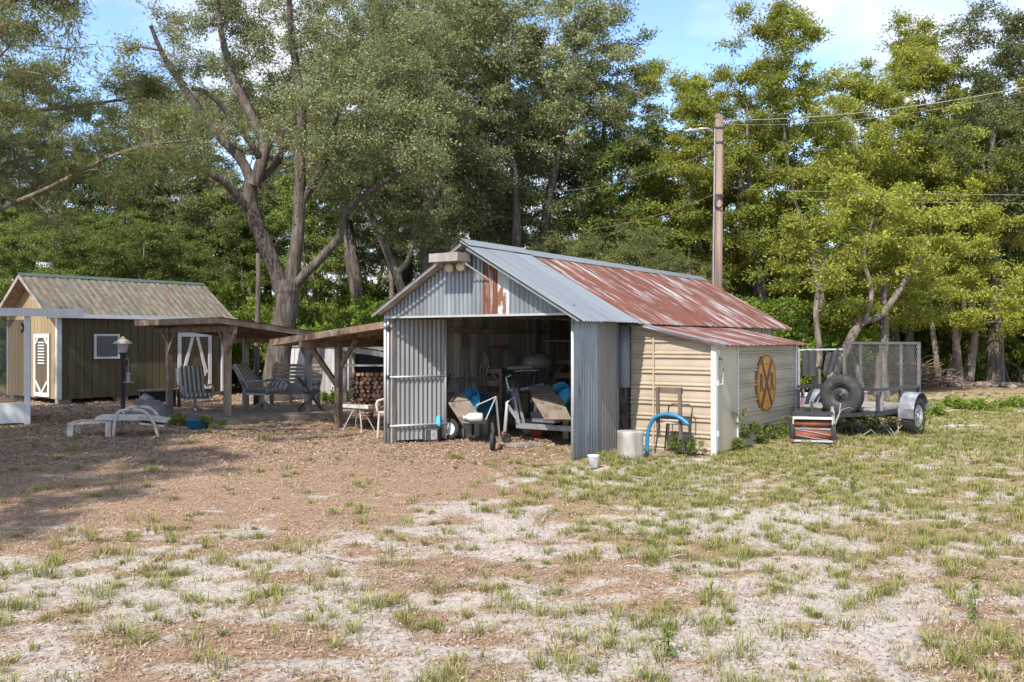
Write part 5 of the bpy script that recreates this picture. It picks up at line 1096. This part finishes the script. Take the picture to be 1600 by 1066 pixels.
# ------------------------------------------------------------------ whitewashed plank shed and firewood
ws = T('plank_shed', 'old whitewashed plank shed behind the patio oak', 'shed', (at(432,625,23.6).x, 23.6, 0), R(-4))
for k in range(12):
    h = 1.62-.012*k+.03*random.Random(k).random(); MB().box((.09+k*.168, 0, h/2), (.158, .025, h)).build('plank', WOODW, ws)
for k in range(8): MB().box((2.02, .14+k*.2, .78), (.025, .185, 1.56)).build('plank', WOODW, ws)
MB().box((1.0, .85, 1.66), (2.3, 1.9, .05), 0, R(-3)).build('roof', WOODG, ws); MB().bar((-.1,-.03,1.45), (2.1,-.03,1.42), .03, .08).build('batten', WOODG, ws); MB().box((1.0, 1.7, .8), (2.0,.03,1.6)).build('back_wall', WOODG, ws)
fs_ = T('wood_shelter', 'low open shelter with sagging roof over stacked firewood', 'shelter', (at(538,622,20.8).x, 20.8, 0), R(-6))
FR = lambda x: 1.50-.16*x
for x in (.02, 1.55):
    for y in (0, .75): MB().box((x, y, FR(x)/2-.03), (.08,.08,FR(x)-.06)).build('post', WOODG, fs_)
MB().slab([(-.15,-.25,FR(-.15)+.02),(1.75,-.25,FR(1.75)+.02),(1.75,.95,FR(1.75)+.05),(-.15,.95,FR(-.15)+.05)], .04).build('roof', WOODG, fs_); MB().bar((-.05,-.2,FR(0)-.09),(1.65,-.2,FR(1.65)-.09),.04,.12).build('beam', WOODG, fs_)
MB().box((.80,.78,.72), (1.5,.02,1.05)).build('back_panel', DARK, fs_); MB().box((.72,.30,.98), (1.45,.7,.04)).build('shelf', PLASTIC, fs_)
lg = MB().lathe([(0,0),(.055,0),(.058,.3),(.052,.6),(0,.6)], 7, m=Matrix.Rotation(R(-90),3,'X')).mesh('firewood', BRICK); rs = random.Random(8)
wp = T('firewood_stack', 'stack of split reddish firewood inside the low shelter', 'firewood', (at(538,622,20.8).x, 20.8, 0), R(-6))
for r_ in range(8):
    for c in range(7): inst(lg, 'log', wp, (.16+c*.115+(.055 if r_ % 2 else 0)+rs.uniform(-.02,.02), rs.uniform(-.08,.08), .06+r_*.100), (rs.uniform(-.08,.08), rs.random()*6, rs.uniform(-.08,.08)), (rs.uniform(.55,1.1),1,rs.uniform(.7,1.1)))
# covered machine, red can, trailer hitch and chair beside the tin shed
crumple('grill_cover', 'grey cloth draped over machinery under the timber lean-to', 'tarp cover', sw(-.85, 2.5).to_2d(), .62, .75, 1.28, TARP, 11, .3)
gc = T('green_planter', 'small green plastic crate under the grey cloth', 'crate', sw(-.75, 1.35), SRZ); MB().box((0,0,.48), (.26,.2,.24)).build('crate', GREENP, gc, bevel=.03); MB().box((0,0,.17), (.3,.24,.34)).build('stand', DARK, gc)
rc_ = T('red_can', 'faded red fuel can hung on the dark machine leg', 'can', sw(-1.15, 1.45, 0), SRZ); MB().slab([(-.12,-.08,.45),(.12,-.08,.45),(.07,-.05,.86),(-.03,-.05,.88)], .16).build('can', RED, rc_, bevel=.02); MB().box((.02,-.06,.90), (.09,.12,.10)).build('cap', DARK, rc_); MB().box((0,-.05,.2), (.2,.2,.42)).build('stand', DARK, rc_)
jk = T('machine_leg', 'slanting grey steel leg leaning on the covered machine', 'machine', sw(-1.0, 1.25, 0), SRZ); MB().bar((.20,-.05,.0),(-.12,.0,1.25), .10, .06).build('leg', STEEL, jk); MB().bar((.02,-.1,.38),(.34,-.1,.40),.05,.05).build('cross_bar', STEEL, jk)
ht = T('work_stand', 'pale folding work stand under the timber lean-to', 'stand', sw(-1.55, .95, 0), SRZ); MB().box((0,0,.44), (.62,.16,.06)).build('top', PLASTIC, ht)
for s in (-1, 1):
    for q in (-1, 1): MB().tube([(s*.06,q*.03,.42),(s*.24,q*.16,.0)], .012, 6).build('leg', PIPE, ht)
pc_ = T('plastic_chair', 'beige plastic garden chair half hidden by the tin gate', 'chair', sw(-.30, .55, 0), SRZ+R(-20))
for x in (-.22,.22):
    for y in (-.22,.22): MB().tube([(x,y,.0),(x*.92,y*.92,.42)], .02, 7).build('leg', PLASTIC, pc_)
    MB().tube(smooth_path([(x,-.22,.40),(x*1.05,-.22,.60),(x*1.05,.1,.62),(x,.25,.60)], 3).tolist(), .02, 7).build('arm', PLASTIC, pc_, True)
MB().box((0,0,.42), (.44,.44,.03)).build('seat', PLASTIC, pc_, bevel=.01); MB().slab([(-.2,.21,.44),(.2,.21,.44),(.18,.32,.86),(-.18,.32,.86)], .025).build('backrest', PLASTIC, pc_)
# ------------------------------------------------------------------ weeds and saplings
def weeds(name, spots, label, mat, seed, L=.045, W_=.02, n=70):
    r = np.random.default_rng(seed); c = []; rd = []
    for x, y, s, h in spots:
        for k in range(6): c.append((x+r.normal(0, s*.4), y+r.normal(0, s*.3), .05+h*r.random())); rd.append(s*.5)
    V, Q, _ = leaves_np(np.array(c), n, np.array(rd), L, W_, r, .9); V[:,2] = np.maximum(V[:,2], .01)
    stuff(name, qmesh(name, V, Q, mat), label, 'weeds')
s1 = [(*sw(4.85, 2.2+.35*k).to_2d(), .16, .10+.10*(k % 3)) for k in range(9)]+[(*sw(4.25+.15*k, 1.2).to_2d(), .16, .20) for k in range(3)]+[(*sw(4.83, 2.25).to_2d(), .15, .5)]
weeds('wall_weeds', s1, 'leafy green weeds growing along the tan lean-to wall', L_MID, 1, .05, .018, 45)
weeds('trailer_weeds', [(*(TB+nt*(-.6+.25*k)-ft*(.1*(k % 3))).to_2d(), .3, .28) for k in range(7)], 'tangled weeds growing under the utility trailer', L_MID, 2)
weeds('basin_weeds', [(*gp(322,672), .2, .18), (*gp(290,668), .25, .12), (*gp(270,668), .25, .10)], 'green weeds round the blue basin', L_BUSH, 3, .05, .03)
weeds('yard_weeds', [(*gp(a, b), .28, .14) for a, b in ((1500,640),(1530,642),(1570,640),(1600,638),(1620,642),(1490,636),(1460,650),(700,606),(540,628),(510,630))], 'low bright green weeds along the shaded edge of the yard', L_BUSH, 4, .07, .045)
b = MB(); rs = random.Random(12)
for i in range(60):
    p = TB+nt*rs.uniform(-.9,.75)+ft*rs.uniform(-.3,.9); a = rs.random()*6.28; l = rs.uniform(.15,.4); b.tube([(p.x,p.y,.0),(p.x+math.cos(a)*l*.5,p.y+math.sin(a)*l*.5,.08+rs.random()*.15),(p.x+math.cos(a)*l,p.y+math.sin(a)*l,.02+rs.random()*.2)], .006, 4)
o = b.build('dead_twigs', WOODG); o['kind'] = 'stuff'; tag(o, 'tangle of dead twigs under the utility trailer', 'twigs')
# upright little saplings in the yard
for i, (x, y, h, lb_) in enumerate(((1333,772,.17,'tiny dark sapling standing on the white sand patch'), (1378,798,.10,'bushy little green seedling in the short grass'), (1521,975,.24,'spiky grey-green weed stalk among leaf litter'), (1042,1030,.16,'slender dark green weed stalk in the foreground tufts'))):
    X0, Y0 = gp(x, y); t = T('sapling', lb_, 'seedling', (X0, Y0, 0)); MB().tube([(0,0,-.02),(.01,0,h*.5),(0,.01,h)], [.005,.004,.002], 5).build('stem', BARKL, t)
    r = np.random.default_rng(i); c = np.array([(0, 0, h*q) for q in np.linspace(.2, 1, 8)]); V, Q, _ = leaves_np(c, 12, np.full(8, .03+.02*(i == 1)), .035, .010, r, 1.0); inst(qmesh('leaves', V, Q, L_MID if i != 1 else L_BUSH), 'leaves', t)

# ------------------------------------------------------------------ more things stored in the tin shed and under the timber roof
CARD = M('cardboard', (.30,.21,.13), .85, 0, .15, 4, col2=(.22,.15,.09), lo=.55, hi=.7)
def carton(label, u, v, z, w, d, h, rz, mat=None):
    t = T('carton', label, 'box', sw(u, v, z), SRZ+rz); m = mat or CARD
    MB().box((0,0,h/2), (w,d,h)).build('box', m, t, bevel=.006)
    for s in (-1, 1): MB().slab([(-w/2,s*d/2,h),(w/2,s*d/2,h),(w/2,s*(d/2+.08),h+.05),(-w/2,s*(d/2+.08),h+.05)], .006).build('flap', m, t)
carton('open cardboard carton on the ground beside the old shed wall', .45, 2.0, 0, .42, .34, .36, .2)
carton('small cardboard carton stacked against the back of the shed', .5, 3.5, 0, .40, .40, .62, -.1)
carton('squat grey storage carton under the hanging shelf', .9, 4.6, 0, .6, .4, .5, .1, PLASTIC)
for i, (u, v, z, lb) in enumerate(((1.0,2.9,0,'bottom tyre of the two stacked in the shed'), (1.02,2.92,.17,'upper tyre of the two stacked in the shed'))):
    q = sw(u, v, z); t = T('loose_tyre', lb, 'tyre', q); MB().lathe([(.17,.01),(.20,0),(.27,.01),(.30,.05),(.30,.12),(.27,.16),(.20,.17),(.17,.16),(.165,.09),(.17,.01)], 28).build('tyre', RUBBER, t, True)
for i, (u, v, m, lb) in enumerate(((.35,1.55,WHITE,'white paint pail by the old shed wall'), (.62,1.65,STEEL,'grey metal pail by the old shed wall'), (1.5,2.0,RED,'red fuel pail on the shed floor'))):
    t = T('paint_pail', lb, 'pail', sw(u, v, 0)); MB().lathe([(0,0),(.11,0),(.125,.28),(.13,.29),(.13,.305),(0,.305)], 20).build('pail', m, t, True); MB().tube([(.13*math.cos(a), .13*math.sin(a)*.4-.02, .28-.10*math.sin(a)) for a in np.linspace(0, 3.14, 9)], .004, 4).build('bail', PIPE, t)
def tool(label, cat, v, head, mat):
    t = T('garden_tool', label, cat, sw(.22, v, 0), SRZ); MB().tube([(.10,0,.0),(-.06,0,1.45)], .015, 7).build('handle', WOODB, t, True)
    if head == 'spade': MB().slab([(-.06,-.09,1.43),(-.06,.09,1.43),(-.085,.08,1.66),(-.09,0,1.72),(-.085,-.08,1.66)], .008).build('blade', STEEL, t)
    else:
        MB().bar((-.06,-.18,1.46),(-.06,.18,1.46),.02,.02).build('head', mat, t)
        for k in range(8): MB().tube([(-.06,-.175+k*.05,1.46),(.02,-.175+k*.05,1.52)], .005, 4).build('tine', mat, t)
tool('spade leaning blade-up on the old shed wall', 'spade', 1.85, 'spade', STEEL)
tool('garden rake leaning tines-up on the old shed wall', 'rake', 2.25, 'rake', STEEL)
tool('long-tined rusty rake leaning beside the garden rake', 'rake', 2.6, 'rake', ORANGE)
ch_ = T('coiled_hose', 'grey garden hose coiled on the old shed wall', 'hose', sw(.10, 3.0, 1.35), SRZ)
for k in range(5): MB().tube([(.03+.008*k, (.17+.012*k)*math.cos(a), (.20+.012*k)*math.sin(a)-.1) for a in np.linspace(0, 6.28, 22)], .012, 6).build('loop', GREENP if k == 2 else TARP, ch_, True)
nt_ = T('wall_notice', 'small framed notice hung crooked on the old shed wall', 'notice', sw(.08, 2.45, 1.25), SRZ); MB().box((0,0,0), (.02,.22,.28), 0, R(38)).build('frame', WOODG, nt_); MB().box((.012,0,0), (.006,.16,.22), 0, R(38)).build('sheet', PLASTIC, nt_)
cu = T('clay_pots', 'stack of clay flower pots beside the timber lean-to post', 'pots', sw(-1.9, 1.5, 0)); 
for k in range(3): MB().lathe([(0,.02),(.07,.0),(.10,.15),(.115,.15),(.115,.19),(.095,.19),(.07,.03),(0,.03)], 16, (.01*k, 0, .05*k)).build('pot', BRICK, cu, True)
lm2 = T('ladder', 'short aluminium step ladder lying under the timber lean-to', 'ladder', sw(-1.3, 2.3, 0), SRZ+R(60))
for s in (-1, 1): MB().bar((-.7,s*.17,.08),(.7,s*.14,.08),.03,.06).build('rail', PIPE, lm2)
for k in range(5): MB().bar((-.55+k*.27,-.16,.09),(-.55+k*.27,.16,.09),.06,.02).build('rung', PIPE, lm2)
# fallen sticks and pine cones in the yard
rs = random.Random(31)
for i in range(9):
    x = rs.uniform(-4.5, 4.5); y = rs.uniform(5, 11); a = rs.random()*3.14; l = rs.uniform(.15, .4); gz = float(ground_h(x, y)); pts = [(-l/2*math.cos(a), -l/2*math.sin(a), .015), (rs.uniform(-.03,.03), rs.uniform(-.03,.03), .03), (l/2*math.cos(a), l/2*math.sin(a), .015)]
    o = MB().tube(smooth_path(pts, 4).tolist(), [.009-.0006*k for k in range(9)], 6).build('fallen_stick', WOODG, None, True, (x, y, gz)); tag(o, 'thin fallen grey stick lying on the sandy yard', 'stick', 'sticks fallen on the yard')
